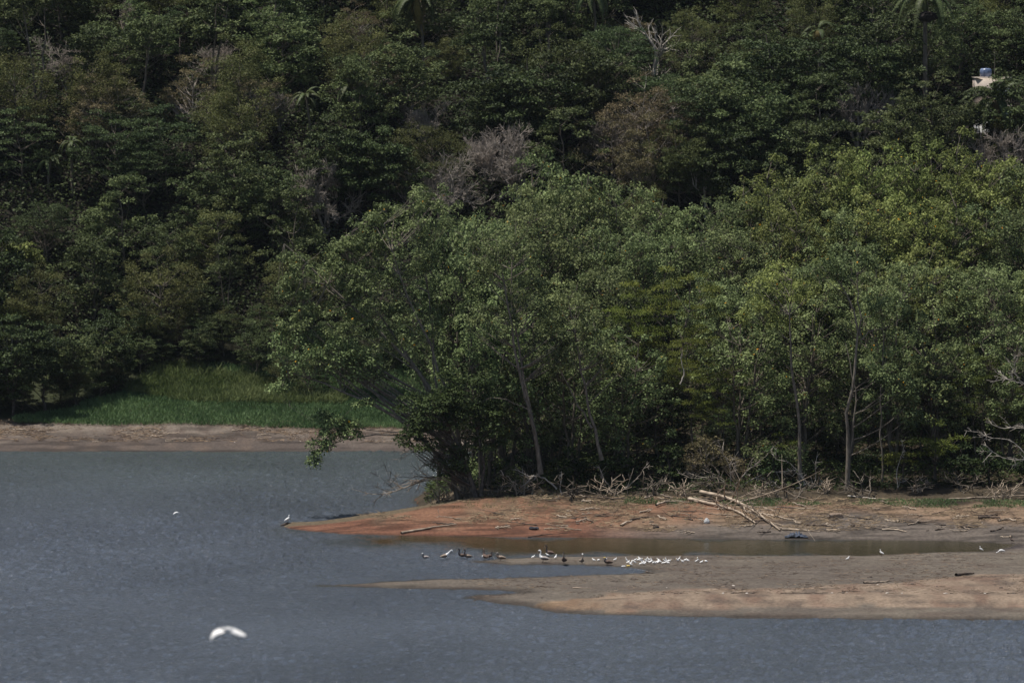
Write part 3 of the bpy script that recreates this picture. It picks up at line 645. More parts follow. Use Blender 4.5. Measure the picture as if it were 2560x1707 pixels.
# ---------------------------------------------------------------- the near trees on the red spit
rn = np.random.default_rng(21)
NV = {k: [gen(500 + 13 * i + len(k), kind=k, **kw) for i in range(cnt)] for k, cnt, kw in [
    ('near', 5, dict(H=18, RX=5.4, cb=0.2, stems=2, lobes=7, n=235)), ('near_yellow', 3, dict(H=18, RX=5.4, cb=0.25, stems=3, lobes=7, n=235)),
    ('near_dark', 2, dict(H=14, RX=4.6, cb=0.25, lobes=4, n=100)), ('feather', 3, dict(H=13, RX=4.5, cb=0.3, stems=3, lobes=4, n=70))]}
NV['sparse'] = [gen(600 + i, kind='near', H=15, RX=4.6, cb=0.08, stems=3, lobes=5, n=125) for i in range(3)]
NH = {'near': 18, 'near_yellow': 18, 'near_dark': 14, 'feather': 13, 'sparse': 15}
NNAME = {'near': ('broadleaf_tree', 'tall green broadleaf tree'), 'near_yellow': ('broadleaf_tree', 'tall yellow-green broadleaf tree'), 'near_dark': ('dense_tree', 'dark green tree'),
         'feather': ('feathery_tree', 'olive tree with feathery sprays'), 'sparse': ('sparse_tree', 'thin open-crowned tree')}
def near_tree(kd, px, top, Yd, wide=1.0, where=None):
    x = (px - 1280) / FPX * Yd; g0 = hz(x, Yd); zt = at_y(px, top, Yd)[2]; H_ = max(zt - g0, 3.0); s_ = H_ / NH[kd]
    nm, st_ = NNAME[kd]; w_ = s_ ** 0.5 * wide * rn.uniform(0.92, 1.08)
    o = plant(nm, NV[kd][rn.integers(len(NV[kd]))], (x, Yd, g0), rn.random() * 6.28, (w_, w_, s_))
    later(o, st_, 'tree', None, (x, Yd, zt - 2), where)
NT = [ # back row, the ridge line of the canopy
    ('near', 1400, 352, 700, 1), ('near', 1300, 425, 696, 1), ('near', 1490, 420, 700, 1), ('near', 1600, 455, 702, 1), ('near', 1700, 490, 700, 1), ('near', 1800, 480, 704, 1),
    ('near_yellow', 1930, 410, 706, 1), ('near', 2020, 385, 708, 1), ('near_yellow', 2110, 350, 706, 1), ('near_yellow', 2200, 370, 704, 1), ('near_yellow', 2300, 345, 706, 1), ('near_yellow', 2400, 345, 704, 1), ('near_yellow', 2500, 385, 702, 1), ('near', 2590, 400, 702, 1),
    ('near', 2700, 400, 704, 1), ('near_yellow', 2810, 420, 702, 1), ('near', 2670, 520, 686, 1), ('near', 2790, 540, 684, 1), ('near_yellow', 2650, 650, 668, 1), ('near', 2770, 660, 668, 1), ('near', 2890, 600, 676, 1), ('sparse', 2640, 800, 656, 1), ('sparse', 2760, 820, 656, 1),
    # middle rows
    ('near', 1180, 500, 680, 1), ('near', 1090, 500, 672, 1), ('near', 1250, 510, 682, 1), ('near', 1350, 480, 684, 1), ('near', 1450, 520, 684, 1), ('near', 1560, 540, 684, 1), ('near', 1660, 570, 684, 1), ('near', 1760, 570, 684, 1),
    ('near', 1860, 540, 684, 1), ('near_yellow', 1960, 500, 686, 1), ('near', 2060, 500, 686, 1), ('near_yellow', 2160, 480, 686, 1), ('near_yellow', 2260, 490, 686, 1), ('near_yellow', 2360, 480, 686, 1), ('near', 2460, 500, 686, 1), ('near', 2560, 500, 686, 1),
    ('near', 1150, 620, 665, 1), ('near', 1270, 620, 668, 1), ('near', 1390, 640, 668, 1), ('near', 1510, 650, 668, 1), ('feather', 1680, 650, 664, 1), ('feather', 1590, 720, 662, 0.9), ('near', 1800, 660, 670, 1), ('near', 1900, 650, 668, 1),
    ('near_yellow', 2010, 640, 668, 1), ('near', 2110, 620, 670, 1), ('near', 2220, 630, 668, 1), ('near_yellow', 2320, 610, 670, 1), ('near', 2420, 640, 668, 1), ('near', 2530, 640, 668, 1),
    # front edge, lower and more open
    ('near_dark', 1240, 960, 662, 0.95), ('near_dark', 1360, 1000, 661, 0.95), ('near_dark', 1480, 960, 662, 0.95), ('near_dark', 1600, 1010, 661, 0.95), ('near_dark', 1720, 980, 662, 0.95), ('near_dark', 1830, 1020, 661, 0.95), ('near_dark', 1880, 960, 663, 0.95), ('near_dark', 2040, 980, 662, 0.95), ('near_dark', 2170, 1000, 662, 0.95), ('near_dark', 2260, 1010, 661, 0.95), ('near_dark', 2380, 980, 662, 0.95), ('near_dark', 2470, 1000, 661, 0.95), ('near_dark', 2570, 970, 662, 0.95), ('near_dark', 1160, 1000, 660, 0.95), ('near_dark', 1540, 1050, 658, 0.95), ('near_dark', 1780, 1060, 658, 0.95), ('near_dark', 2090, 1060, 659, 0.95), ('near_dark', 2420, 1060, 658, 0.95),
    ('sparse', 1210, 740, 656, 1.05), ('sparse', 1330, 780, 655, 1.05), ('sparse', 1430, 760, 655, 1.05), ('sparse', 1560, 820, 654, 1.05), ('feather', 1740, 820, 655, 0.8), ('sparse', 1850, 740, 655, 1.05), ('feather', 1800, 900, 654, 0.8),
    ('sparse', 2000, 740, 655, 1.05), ('sparse', 2120, 780, 655, 1.05), ('sparse', 2240, 750, 655, 1.05), ('sparse', 2350, 780, 656, 1.05), ('feather', 2450, 870, 655, 0.8), ('sparse', 2520, 780, 655, 1.05), ('near_dark', 1640, 900, 658, 1), ('near_dark', 2300, 900, 659, 1), ('near_dark', 1950, 950, 660, 1), ('feather', 2560, 960, 653, 0.8)]
for kd, px, top, Yd, w_ in NT: near_tree(kd, px, top, Yd, w_)

# trees whose limbs can be followed in the photo: stems given as picture points at one distance
def pix_path(L, Y0, dy=0.0, n=12, rg=None, wob=0.08):
    P = [at_y(a, b_, Y0 + dy * i / max(len(L) - 1, 1)) for i, (a, b_) in enumerate(L)]
    return smooth_path(P, n, wob, rg)
def traced(name, seed, Y0, stems, blobs, kind, label, r0=0.2, keep=1.0, **kw):
    rg = np.random.default_rng(seed); base = at_y(*stems[0][0][0], Y0); gz = hz(base[0], Y0)
    base = np.array([base[0], Y0, gz]); S = []
    for st_ in stems:
        L_, rb = st_[0], st_[1]; dy = st_[2] if len(st_) > 2 else 0
        P = pix_path(L_, Y0, dy, rg=rg) - base
        if abs(P[0][2]) < 1.5: P[0][2] = -0.5
        S.append((P, rb))
    bl = [(at_y(px, py, Y0 + d_) - base, rad, n_) for (px, py, d_, rad, n_) in blobs]
    K = dict(KINDS[kind]); bark = K.pop('bark'); bark = 'bark_pale' if bark == 'bark' else bark; mat = K.pop('mat'); wk = dict(K.pop('wood', {})); wk['keep'] = keep; K.update(kw)
    cen = blob_centres(rg, bl, K['cr'])
    o = plant(name, (wood_mesh('trunk', rg, S, cen, M[bark], **wk), crown_mesh('crown', rg, cen, M[mat], **K)), base)
    tag(o, label, 'tree'); return o
traced('leaning_tree', 31, 650, [([(1170, 1235), (1130, 1120), (1100, 985), (1000, 870), (880, 765), (760, 650), (710, 610)], 0.24),
                                 ([(1165, 1235), (1120, 1120), (1075, 960), (985, 840), (900, 720), (850, 600)], 0.2, 3),
                                 ([(1180, 1235), (1150, 1100), (1110, 950), (1060, 830), (1000, 700), (960, 560)], 0.2, -2),
                                 ([(1175, 1235), (1140, 1130), (1090, 1000), (1080, 800), (1060, 620)], 0.16, 3)],
       [(740, 720, 0, (2.0, 2.0, 1.6), 30), (730, 655, 0, (1.3, 1.3, 0.8), 12), (840, 690, 1, (2.6, 3, 1.9), 46), (860, 625, 1, (1.8, 1.5, 1.0), 18), (930, 600, 2, (2.4, 2.5, 1.8), 40), (960, 530, 2, (1.5, 1.5, 1.2), 18), (800, 800, 0, (3.6, 3, 1.8), 55), (920, 740, 0, (3.4, 3.2, 2.6), 60), (1010, 640, 1, (3.4, 3.4, 2.8), 70),
        (1020, 820, 0, (3.4, 3, 2.5), 50), (1080, 540, 2, (3.0, 3, 2.4), 50)], 'near', 'leaning many-stemmed tree whose long limbs reach furthest left over the water', keep=0.5)
traced('overhanging_tree', 32, 648, [([(1150, 1230), (1120, 1160), (1007, 1046), (883, 991), (800, 950), (720, 930)], 0.22),
                                     ([(1150, 1225), (1085, 1110), (960, 1010), (860, 900), (760, 840)], 0.15, 2),
                                     ([(1150, 1230), (1100, 1130), (1030, 1080), (930, 1082), (870, 1100), (820, 1105), (785, 1130)], 0.12, -1), ([(1020, 1082), (940, 1075), (880, 1068), (830, 1075), (800, 1060)], 0.05, -1)],
       [(760, 900, 0, (2.6, 2.2, 2.0), 40), (730, 870, 1, (2.0, 2, 1.7), 28), (830, 880, 1, (2.8, 2.4, 2.0), 45), (920, 920, 1, (2.4, 2.2, 1.7), 30), (835, 1072, -1, (1.5, 1.0, 0.9), 18), (800, 1105, -1, (1.1, 1, 1.2), 14), (785, 1145, -1, (0.5, 0.6, 0.9), 6), (810, 1045, -1, (0.8, 0.8, 0.6), 7), (880, 1085, -1, (0.9, 0.8, 0.5), 6), (905, 1010, -1, (0.7, 0.7, 0.5), 4), (870, 1060, -1, (1.3, 1, 0.5), 7), (700, 960, 0, (1.2, 1, 0.6), 7)],
       'near', 'low overhanging tree with a leafy branch hanging down over the far beach', keep=0.55)
traced('dense_tree', 33, 646, [([(1190, 1240), (1170, 1180), (1140, 1100), (1090, 1000)], 0.26), ([(1200, 1240), (1210, 1160), (1190, 1060), (1180, 980)], 0.18, 1)],
       [(1080, 1030, 0, (2.6, 2.2, 2.4), 60), (1150, 990, 1, (2.8, 2.4, 2.6), 60), (1040, 1100, -1, (1.9, 1.6, 1.3), 26), (1130, 1160, 0, (1.6, 1.5, 1.4), 24), (1230, 1060, 1, (2.2, 2, 3.0), 40)], 'near_dark', 'low dense dark tree above the bare branches at the left end of the wood')
traced('forked_tree', 34, 647, [([(1352, 1185), (1343, 1108), (1322, 1010), (1306, 970), (1280, 830), (1262, 720), (1240, 600)], 0.21), ([(1350, 1180), (1342, 1100), (1330, 1030), (1300, 880), (1270, 740), (1290, 560)], 0.16, 2), ([(1340, 1100), (1325, 1020), (1240, 990), (1190, 1010)], 0.07, -1)],
       [(1260, 640, 1, (3.0, 3, 2.6), 60), (1320, 740, 2, (2.6, 2.6, 2.2), 40), (1230, 800, 0, (2.2, 2, 1.8), 26), (1380, 860, 1, (2.4, 2, 1.6), 26)], 'near', 'tree with a stout leaning grey trunk above the orange sand', keep=0.7)
traced('forked_tree', 35, 648, [([(1505, 1150), (1490, 1080), (1471, 1017), (1453, 944), (1440, 840), (1420, 740)], 0.17), ([(1480, 1070), (1440, 1010), (1410, 940), (1390, 860)], 0.09)],
       [(1430, 800, 0, (2.6, 2.6, 2.2), 36), (1510, 900, 1, (2.2, 2.2, 2.0), 24), (1400, 900, 0, (1.8, 1.8, 1.3), 16)], 'near', 'thin forked dark-trunked tree right of the stout leaning trunk', keep=0.7)
traced('crooked_tree', 36, 648, [([(2002, 1180), (2000, 1053), (1985, 960), (1976, 900), (1974, 816), (1980, 700)], 0.19), ([(1976, 860), (1940, 815), (1900, 810)], 0.06)],
       [(1960, 720, 1, (3.0, 2.6, 2.0), 44), (1900, 790, 0, (2.2, 2, 1.2), 24)], 'near_yellow', 'crooked tree with yellow-green sprays left of the two-stemmed tree', keep=0.7)
traced('two_stemmed_tree', 37, 646, [([(2118, 1190), (2118, 1060), (2122, 990), (2135, 926), (2153, 834), (2124, 735), (2110, 690), (2050, 665)], 0.2), ([(2120, 1190), (2138, 1010), (2130, 900), (2112, 850)], 0.13, 1), ([(2150, 840), (2148, 760), (2146, 695), (2140, 600)], 0.08), ([(2153, 850), (2170, 828), (2200, 822), (2240, 812)], 0.07)],
       [(2060, 680, 0, (2.4, 2, 1.0), 24), (2130, 640, 1, (2.6, 2.2, 1.6), 30), (2220, 780, 0, (1.8, 1.6, 1.2), 16), (2215, 940, -1, (1.9, 1.6, 0.9), 22), (2265, 975, -1, (1.5, 1.3, 0.9), 16), (2275, 1045, -1, (0.8, 0.8, 0.6), 8)], 'near', 'tree with two pale stems joined low down, rising from black shade', keep=0.15)
traced('slender_tree', 38, 649, [([(2205, 1210), (2203, 1110), (2200, 1000), (2210, 880), (2200, 760)], 0.10)], [(2205, 760, 0, (2.2, 2, 1.5), 24), (2190, 900, 0, (1.4, 1.3, 1.4), 10)], 'near', 'slender single-stemmed tree just right of the two-stemmed trunk', keep=0.7)
traced('slender_tree', 39, 656, [([(2240, 1200), (2246, 1050), (2240, 900), (2244, 760)], 0.2)], [(2270, 700, 0, (2.4, 2, 1.8), 30)], 'near', 'dark-trunked tree standing deep in shade right of the slender single stem', keep=0.7)

# saplings and bushes along the front of the wood
SB = {'near': [gen(700 + i, kind='near', H=3.4, RX=1.7, cb=0.05, lobes=3, n=22, cr=0.6, npl=40) for i in range(3)], 'feather': [gen(720 + i, kind='feather', H=3.2, RX=1.6, cb=0.2, stems=2, lobes=2, n=14, cr=0.55, npl=70) for i in range(2)],
      'near_dark': [gen(740 + i, kind='near_dark', H=3.2, RX=1.8, cb=0.0, lobes=3, n=26, cr=0.6, npl=45) for i in range(2)], 'hill_brown': [gen(760 + i, kind='hill_brown', H=3.0, RX=1.7, cb=0.0, lobes=3, n=24, cr=0.5, npl=60) for i in range(2)]}
SN = {'near': 'green leafy bush', 'feather': 'bright olive feathery sapling', 'near_dark': 'dark green bush', 'hill_brown': 'reddish brown dry bush'}
BU = [('near', 1210, 1225, 1.2), ('near_dark', 1255, 1210, 1.1), ('near', 1290, 1240, 0.9), ('near_dark', 1180, 1215, 1.0), ('near_dark', 1400, 1235, 1.0), ('near_dark', 1460, 1230, 0.9), ('near_dark', 1530, 1232, 1.2), ('near_dark', 1590, 1230, 1.2), ('near_dark', 1440, 1225, 1.3),
      ('hill_brown', 1770, 1215, 1.3), ('hill_brown', 1830, 1222, 1.2), ('hill_brown', 1730, 1220, 1.1), ('near_dark', 1680, 1226, 1.2), ('near', 1900, 1222, 1.1), ('near_dark', 1940, 1228, 1.2), ('feather', 1960, 1215, 1.0), ('near', 2000, 1225, 1.0),
      ('feather', 2340, 1222, 1.3), ('feather', 2270, 1225, 0.9), ('near_dark', 2080, 1230, 1.1), ('near_dark', 2160, 1232, 1.1), ('near_dark', 2230, 1228, 1.2), ('near_dark', 2400, 1230, 1.2), ('near_dark', 2440, 1228, 1.1), ('near_dark', 2480, 1232, 1.2), ('near_dark', 2540, 1232, 1.2), ('near_dark', 2570, 1225, 1.2), ('near_dark', 1620, 1215, 1.2), ('hill_brown', 1330, 1222, 0.8), ('feather', 2530, 1180, 1.5)]
BU = [b_ for i, b_ in enumerate(BU) if not (b_[0] == 'near_dark' and i % 2)]
for kd, px, py, s_ in BU:
    p = on_ground(px, py) + np.array([0, 3.0, 0]); p[2] = hz(p[0], p[1]); s_ *= 0.85 if kd != 'feather' else 1.0
    o = plant('bush' if kd != 'feather' else 'sapling', SB[kd][rn.integers(len(SB[kd]))], p, rn.random() * 6.28, s_ * rn.uniform(0.9, 1.3))
    later(o, SN[kd], 'bush' if kd != 'feather' else 'sapling', None, p, 'at the foot of the near wood')
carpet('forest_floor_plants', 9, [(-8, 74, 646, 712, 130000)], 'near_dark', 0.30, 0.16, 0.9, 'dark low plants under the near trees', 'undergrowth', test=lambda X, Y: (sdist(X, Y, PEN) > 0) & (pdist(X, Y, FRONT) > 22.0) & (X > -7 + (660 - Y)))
# thin grass at the top of the beach
carpet('beach_grass', 10, [(10, 52, 630, 655, 70000)], 'grass', 0.24, 0.05, 0.08, 'patchy short green grass along the top of the sand below the near wood', 'grass', test=lambda X, Y: (np.abs(pdist(X, Y, FRONT) - 17.6) < 3.4 * fbm(X, Y, 2.5, 3)) & (fbm(X, Y * 0.7, 1.8, 3) > 0.54 - 0.004 * X), up=1.2)
carpet('beach_weeds', 12, [(-18, 12, 636, 652, 9000)], 'tall_grass', 0.16, 0.035, 0.04, 'sparse dry weeds on the crest of the red spit', 'weeds', test=lambda X, Y: (pdist(X, Y, FRONT) > 13) & (sdist(X, Y, PEN) > 0) & (fbm(X, Y, 1.6, 3) > 0.54), up=1.0)

# leafless brush along the foot of the wood
BB = [bare_mesh(950 + i, 2.6, spread=0.85, r0=0.05, levels=2, dens=4, stems=3, mat='drift' if i % 2 else 'bark') for i in range(4)]
for k, px in enumerate([1065, 1095, 1125, 1165, 1240, 1300, 1430, 1530, 1640, 1700, 1790, 1905, 1980, 2070, 2150, 2290, 2410, 2520]):
    p = on_ground(px, 1246 + 6 * math.sin(k * 2.3)); s_ = 0.5 + 0.5 * abs(math.sin(k * 1.7)); yy = 649.0 if px < 1170 else p[1] + 1.5 + math.sin(k * 5.1); xx = (px - 1280) / FPX * yy
    o = link('bare_bush', None, loc=(xx, yy, hz(xx, yy) - 0.05), rotz=k * 1.3, scale=(s_ * 1.8, s_ * 1.8, s_)); link('branches', BB[k % 4], o)
    later(o, 'leafless twiggy bush', 'bush', None, p, 'at the foot of the wood')

# ---------------------------------------------------------------- driftwood, stones, litter
rd_ = np.random.default_rng(44)
def log_mesh(seed, pts, r, mat, branches=0, stub=0.5, sides=7):
    rg = np.random.default_rng(seed); P = smooth_path(pts, 14, 0.02, rg); L_ = np.linalg.norm(P[-1] - P[0])
    rad = np.linspace(r, r * 0.4, len(P)) * rg.uniform(0.88, 1.12, len(P)); paths = [(P, rad)]
    for k in range(branches):
        i = rg.integers(3, 13); d = unit(unit(P[-1] - P[0]) * 0.8 + rg.normal(0, 0.7, 3) + np.array([0, 0, 0.3])); ll = L_ * stub * rg.uniform(0.4, 1.0)
        e = P[i] + d * ll; m_ = P[i] + d * ll * 0.5 + rg.normal(0, 0.08 * ll, 3); e[2] = max(e[2], P[i][2] - 0.05)
        B = bez(P[i], m_, e, 7); paths.append((B, np.linspace(rad[i] * 0.5, 0.012, 7)))
        for q in range(2):
            j = rg.integers(2, 6); d2 = unit(d + rg.normal(0, 0.7, 3)); paths.append((bez(B[j], B[j] + d2 * ll * 0.2, B[j] + d2 * ll * 0.4, 4), np.linspace(rad[i] * 0.25, 0.008, 4)))
    V, F = tubes(paths, sides); return mk_mesh('driftwood', V, F, M[mat], smooth=True)
def big_log(name, seed, L_, r, mat, br, label, lift=0.0, stub=0.5):
    """L_: picture points with height above the ground"""
    P = []
    for px, py, dz in L_:
        q = on_ground(px, py); q2 = at_y(px, py, q[1])
        P.append(q + np.array([0, 0, r * 0.8 + dz]))
    b0 = P[0].copy(); o = link(name, log_mesh(seed, [p - b0 for p in P], r, mat, br, stub), None, loc=tuple(b0))
    tag(o, label, 'driftwood'); return o
big_log('fallen_log', 1, [(1003, 1336, 0), (1040, 1329, 0), (1080, 1322, 0), (1140, 1314, 0.02)], 0.13, 'drift', 0, 'long straight bleached log lying slantwise down to the water on the orange sand')
big_log('fallen_branch', 2, [(1752, 1237, 0.15), (1790, 1247, 0.2), (1825, 1255, 0.25), (1860, 1275, 0.3), (1900, 1295, 0.2), (1950, 1330, 0)], 0.17, 'drift', 13, 'biggest bleached fallen branch sloping from the wood down across the tan sand', stub=0.42)
big_log('fallen_branch', 3, [(1722, 1252, 0.05), (1780, 1265, 0.1), (1840, 1282, 0.1), (1890, 1312, 0)], 0.15, 'drift', 9, 'brown fallen branch lying just below and left of the biggest bleached branch', stub=0.4)
big_log('fallen_branch', 4, [(1870, 1283, 0.1), (1930, 1293, 0.08), (1990, 1303, 0)], 0.10, 'drift', 12, 'spray of thin bleached twigs fanning right from the biggest fallen branch', stub=0.6)
big_log('fallen_log', 5, [(1955, 1325, 0), (2000, 1326, 0), (2050, 1331, 0)], 0.10, 'drift', 2, 'pale slim log pointing right just above the heap of dark rubbish', stub=0.25)
big_log('fallen_log', 6, [(2010, 1315, 0), (2040, 1316, 0), (2068, 1317, 0)], 0.13, 'drift_dark', 0, 'short dark-sided log lying flat left of the second flat log on grey-brown sand')
big_log('fallen_log', 7, [(1870, 1268, 0), (1960, 1270, 0), (2060, 1273, 0), (2130, 1276, 0)], 0.06, 'drift', 1, 'very long thin pale pole lying level along the grass edge', stub=0.1)
big_log('fallen_log', 8, [(2445, 1298, 0), (2475, 1296, 0), (2500, 1299, 0)], 0.17, 'drift_dark', 0, 'thick dark log lying flat on tan sand near the right edge')  # dark wood tone stands in for shade on the log's front
big_log('fallen_log', 9, [(2495, 1304, 0), (2520, 1300, 0), (2540, 1303, 0)], 0.12, 'drift', 1, 'pale pointed log touching the right end of the thick dark log', stub=0.2)
big_log('fallen_log', 10, [(2205, 1326, 0), (2240, 1326, 0.03), (2265, 1332, 0)], 0.10, 'drift', 2, 'kinked pale driftwood near the waterline below the wide tan sand', stub=0.25)
big_log('fallen_log', 11, [(2270, 1313, 0), (2305, 1307, 0.05), (2345, 1300, 0)], 0.07, 'drift', 3, 'slanting pale branch on tan sand left of the thick dark log', stub=0.3)
big_log('fallen_log', 12, [(1552, 1317, 0), (1565, 1310, 0.05), (1580, 1304, 0)], 0.12, 'drift', 0, 'stubby pale log slanting up to the right among the orange sand driftwood')
big_log('fallen_log', 13, [(1575, 1302, 0), (1600, 1298, 0.05), (1622, 1294, 0)], 0.09, 'drift_dark', 1, 'dark-sided log just right of the stubby pale log', stub=0.3)
big_log('fallen_branch', 14, [(1640, 1268, 0.1), (1665, 1260, 0.15), (1690, 1256, 0)], 0.12, 'drift', 3, 'arched brown branch by the small green patch at the foot of the wood', stub=0.4)
big_log('fallen_log', 15, [(2120, 1242, 0.0), (2180, 1247, 0), (2220, 1250, 0)], 0.07, 'dead', 0, 'straight pale pole in the shade left of the green grass patch')
big_log('fallen_log', 16, [(2370, 1250, 0), (2430, 1246, 0), (2500, 1243, 0), (2575, 1241, 0)], 0.09, 'drift', 1, 'long pale log lying level behind the grass at the right edge', stub=0.1)
big_log('fallen_log', 17, [(1320, 1343, 0), (1370, 1336, 0), (1420, 1333, 0)], 0.05, 'drift_dark', 2, 'thin dark driftwood along the waterline below the black tyre', stub=0.2)
big_log('stranded_plank', 18, [(1432, 1471, 0), (1455, 1471.5, 0), (1478, 1471, 0)], 0.06, 'drift', 0, 'thin pale plank lying flat on the mud flat in front of the white birds')
big_log('stranded_log', 19, [(1342, 1466, 0), (1365, 1467, 0), (1388, 1468, 0)], 0.05, 'drift_dark', 0, 'thin dark stick on the mud flat left of the pale plank')
big_log('stranded_log', 20, [(2160, 1459, 0), (2190, 1457, 0), (2228, 1453, 0)], 0.10, 'drift', 0, 'split pale log at the top of the pink sand ridge, longest one there')
big_log('stranded_log', 21, [(2390, 1440, 0), (2415, 1438, 0), (2435, 1436, 0)], 0.16, 'drift_dark', 0, 'thick black waterlogged log on the upper edge of the pink sand ridge')
big_log('stranded_log', 22, [(1952, 1516, 0), (2010, 1514, 0), (2070, 1516, 0)], 0.04, 'drift_dark', 0, 'very thin dark stick lying on the brown mud near the front waterline')
big_log('stranded_branch', 23, [(1615, 1430, 0), (1626, 1433, 0.03), (1634, 1433, 0)], 0.06, 'drift_dark', 1, 'short dark branch at the tip of the little water inlet below the white birds')
# bare branches over the water at the left end of the wood and along its foot
def bare_at(seed, px, py, H, lean, label, spread=0.5, levels=3, mat='twig', dens=4, rotz=0, r0=0.08, stems=1, dy=0, where=None):
    p = on_ground(px, py) + np.array([0, dy, 0]); o = link('bare_branch', bare_mesh(seed, H, spread=spread, r0=r0, levels=levels, mat=mat, lean=lean, dens=dens, stems=stems), None, loc=tuple(p), rotz=rotz)
    tag(o, label, 'dead branch'); return o
def traced_bare(seed, Y0, stems, label, mat='twig', twigs=10, r0=0.06, ll=1.6):
    rg = np.random.default_rng(seed); base = at_y(*stems[0][0], Y0); paths = []
    for L_ in stems:
        P = pix_path(L_, Y0, rg=rg, n=12, wob=0.03) - base; paths.append((P, np.linspace(r0, 0.015, 12)))
        for k in range(twigs):
            i = rg.integers(4, 12); d = unit(unit(P[-1] - P[0]) + rg.normal(0, 0.55, 3)); l2 = ll * rg.uniform(0.3, 1)
            B = bez(P[i], P[i] + d * l2 * 0.5 + rg.normal(0, 0.08, 3), P[i] + d * l2, 6); paths.append((B, np.linspace(r0 * 0.45, 0.014, 6)))
            for q in range(3):
                j = rg.integers(2, 5); d2 = unit(d + rg.normal(0, 0.8, 3)); paths.append((bez(B[j], B[j] + d2 * l2 * 0.2, B[j] + d2 * l2 * 0.45, 4), np.linspace(0.022, 0.012, 4)))
    V, F = tubes(paths, 5); o = link('bare_branch', mk_mesh('branch', V, F, M[mat], smooth=True), None, loc=tuple(base)); tag(o, label, 'dead branch'); return o
traced_bare(1, 646, [[(1150, 1225), (1120, 1190), (1040, 1205), (960, 1241), (900, 1230), (880, 1222)]], 'lower of the two long bare branches reaching left over the water', mat='drift', r0=0.085, twigs=11)
traced_bare(2, 647, [[(1160, 1215), (1110, 1188), (1050, 1200), (1000, 1215), (960, 1225)]], 'upper of the two long bare branches reaching left over the water', mat='drift', r0=0.08, twigs=9)
traced_bare(3, 648, [[(1130, 1230), (1100, 1160), (1050, 1120), (1000, 1150)], [(1120, 1230), (1080, 1190), (1020, 1190), (960, 1200)]], 'tangle of fine grey twigs hanging above the two long bare branches', r0=0.05, twigs=16, ll=2.2)
traced_bare(4, 647, [[(1392, 1222), (1365, 1195), (1335, 1188), (1310, 1192), (1295, 1180)], [(1335, 1188), (1315, 1208), (1300, 1218)]], 'pale arched branch above the orange sand beside the stout leaning trunk', mat='dead', r0=0.09, twigs=3)
traced_bare(5, 646, [[(1408, 1262), (1400, 1215), (1406, 1185)], [(1405, 1240), (1380, 1250), (1350, 1250)]], 'short upright dead stump with side sticks at the right of the pale arched branch', mat='dead', r0=0.08, twigs=5, ll=1.0)
traced_bare(6, 646, [[(1545, 1262), (1540, 1235), (1510, 1200), (1500, 1175)], [(1540, 1235), (1590, 1200), (1610, 1170)], [(1560, 1262), (1570, 1250), (1560, 1240)]], 'thin V-shaped bare bush in front of the darkest shade', r0=0.05, twigs=4)
traced_bare(7, 646, [[(1597, 1265), (1593, 1245), (1603, 1235), (1632, 1231)]], 'single hooked pale stick standing at the sand edge', mat='drift', r0=0.06, twigs=1, ll=0.4)
traced_bare(8, 648, [[(1830, 1235), (1810, 1200), (1780, 1190), (1730, 1198), (1710, 1192)], [(1840, 1230), (1880, 1195), (1930, 1178), (1985, 1181)], [(1825, 1230), (1828, 1180), (1820, 1150), (1800, 1130)], [(1835, 1215), (1875, 1170), (1915, 1140)]], 'large spreading bare bush with long curved limbs above the biggest fallen branch', r0=0.07, twigs=8)
traced_bare(9, 647, [[(2008, 1245), (2015, 1210), (2000, 1180), (1965, 1150), (1940, 1148)], [(2015, 1210), (1990, 1222), (1965, 1225), (1935, 1212)], [(2020, 1245), (2040, 1200), (2038, 1165)], [(2050, 1265), (2045, 1230), (2020, 1212)], [(2080, 1260), (2070, 1240), (2040, 1245)]], 'gnarled tangle of exposed grey roots and dead stems between the two pale trunks', mat='dead', r0=0.08, twigs=6)
traced_bare(10, 647, [[(2246, 1265), (2250, 1235), (2243, 1225), (2250, 1205)], [(2243, 1225), (2220, 1238), (2200, 1240), (2188, 1228)], [(2245, 1222), (2240, 1180), (2262, 1112)]], 'forked dead branch propped upright on the sand beside the bright olive sapling', mat='dead', r0=0.06, twigs=4, ll=1.0)
traced_bare(11, 646, [[(2620, 1190), (2540, 1110), (2520, 1090), (2480, 1100), (2445, 1080)], [(2620, 1140), (2560, 1148), (2530, 1150), (2490, 1138), (2470, 1120)], [(2620, 1120), (2560, 1060), (2510, 1075), (2465, 1055)]], 'low bare grey boughs reaching in from the right edge', mat='dead', r0=0.07, twigs=8)
traced_bare(12, 648, [[(2600, 990), (2560, 960), (2530, 930), (2545, 890)], [(2560, 960), (2520, 950), (2505, 940)]], 'upper bare grey twigs at the right edge above the low boughs', mat='dead', r0=0.05, twigs=8)
traced_bare(13, 648, [[(1700, 960), (1712, 930), (1700, 900), (1706, 875)]], 'curled pale dead limb hanging in the middle of the near wood', mat='dead', r0=0.07, twigs=1, ll=0.5)

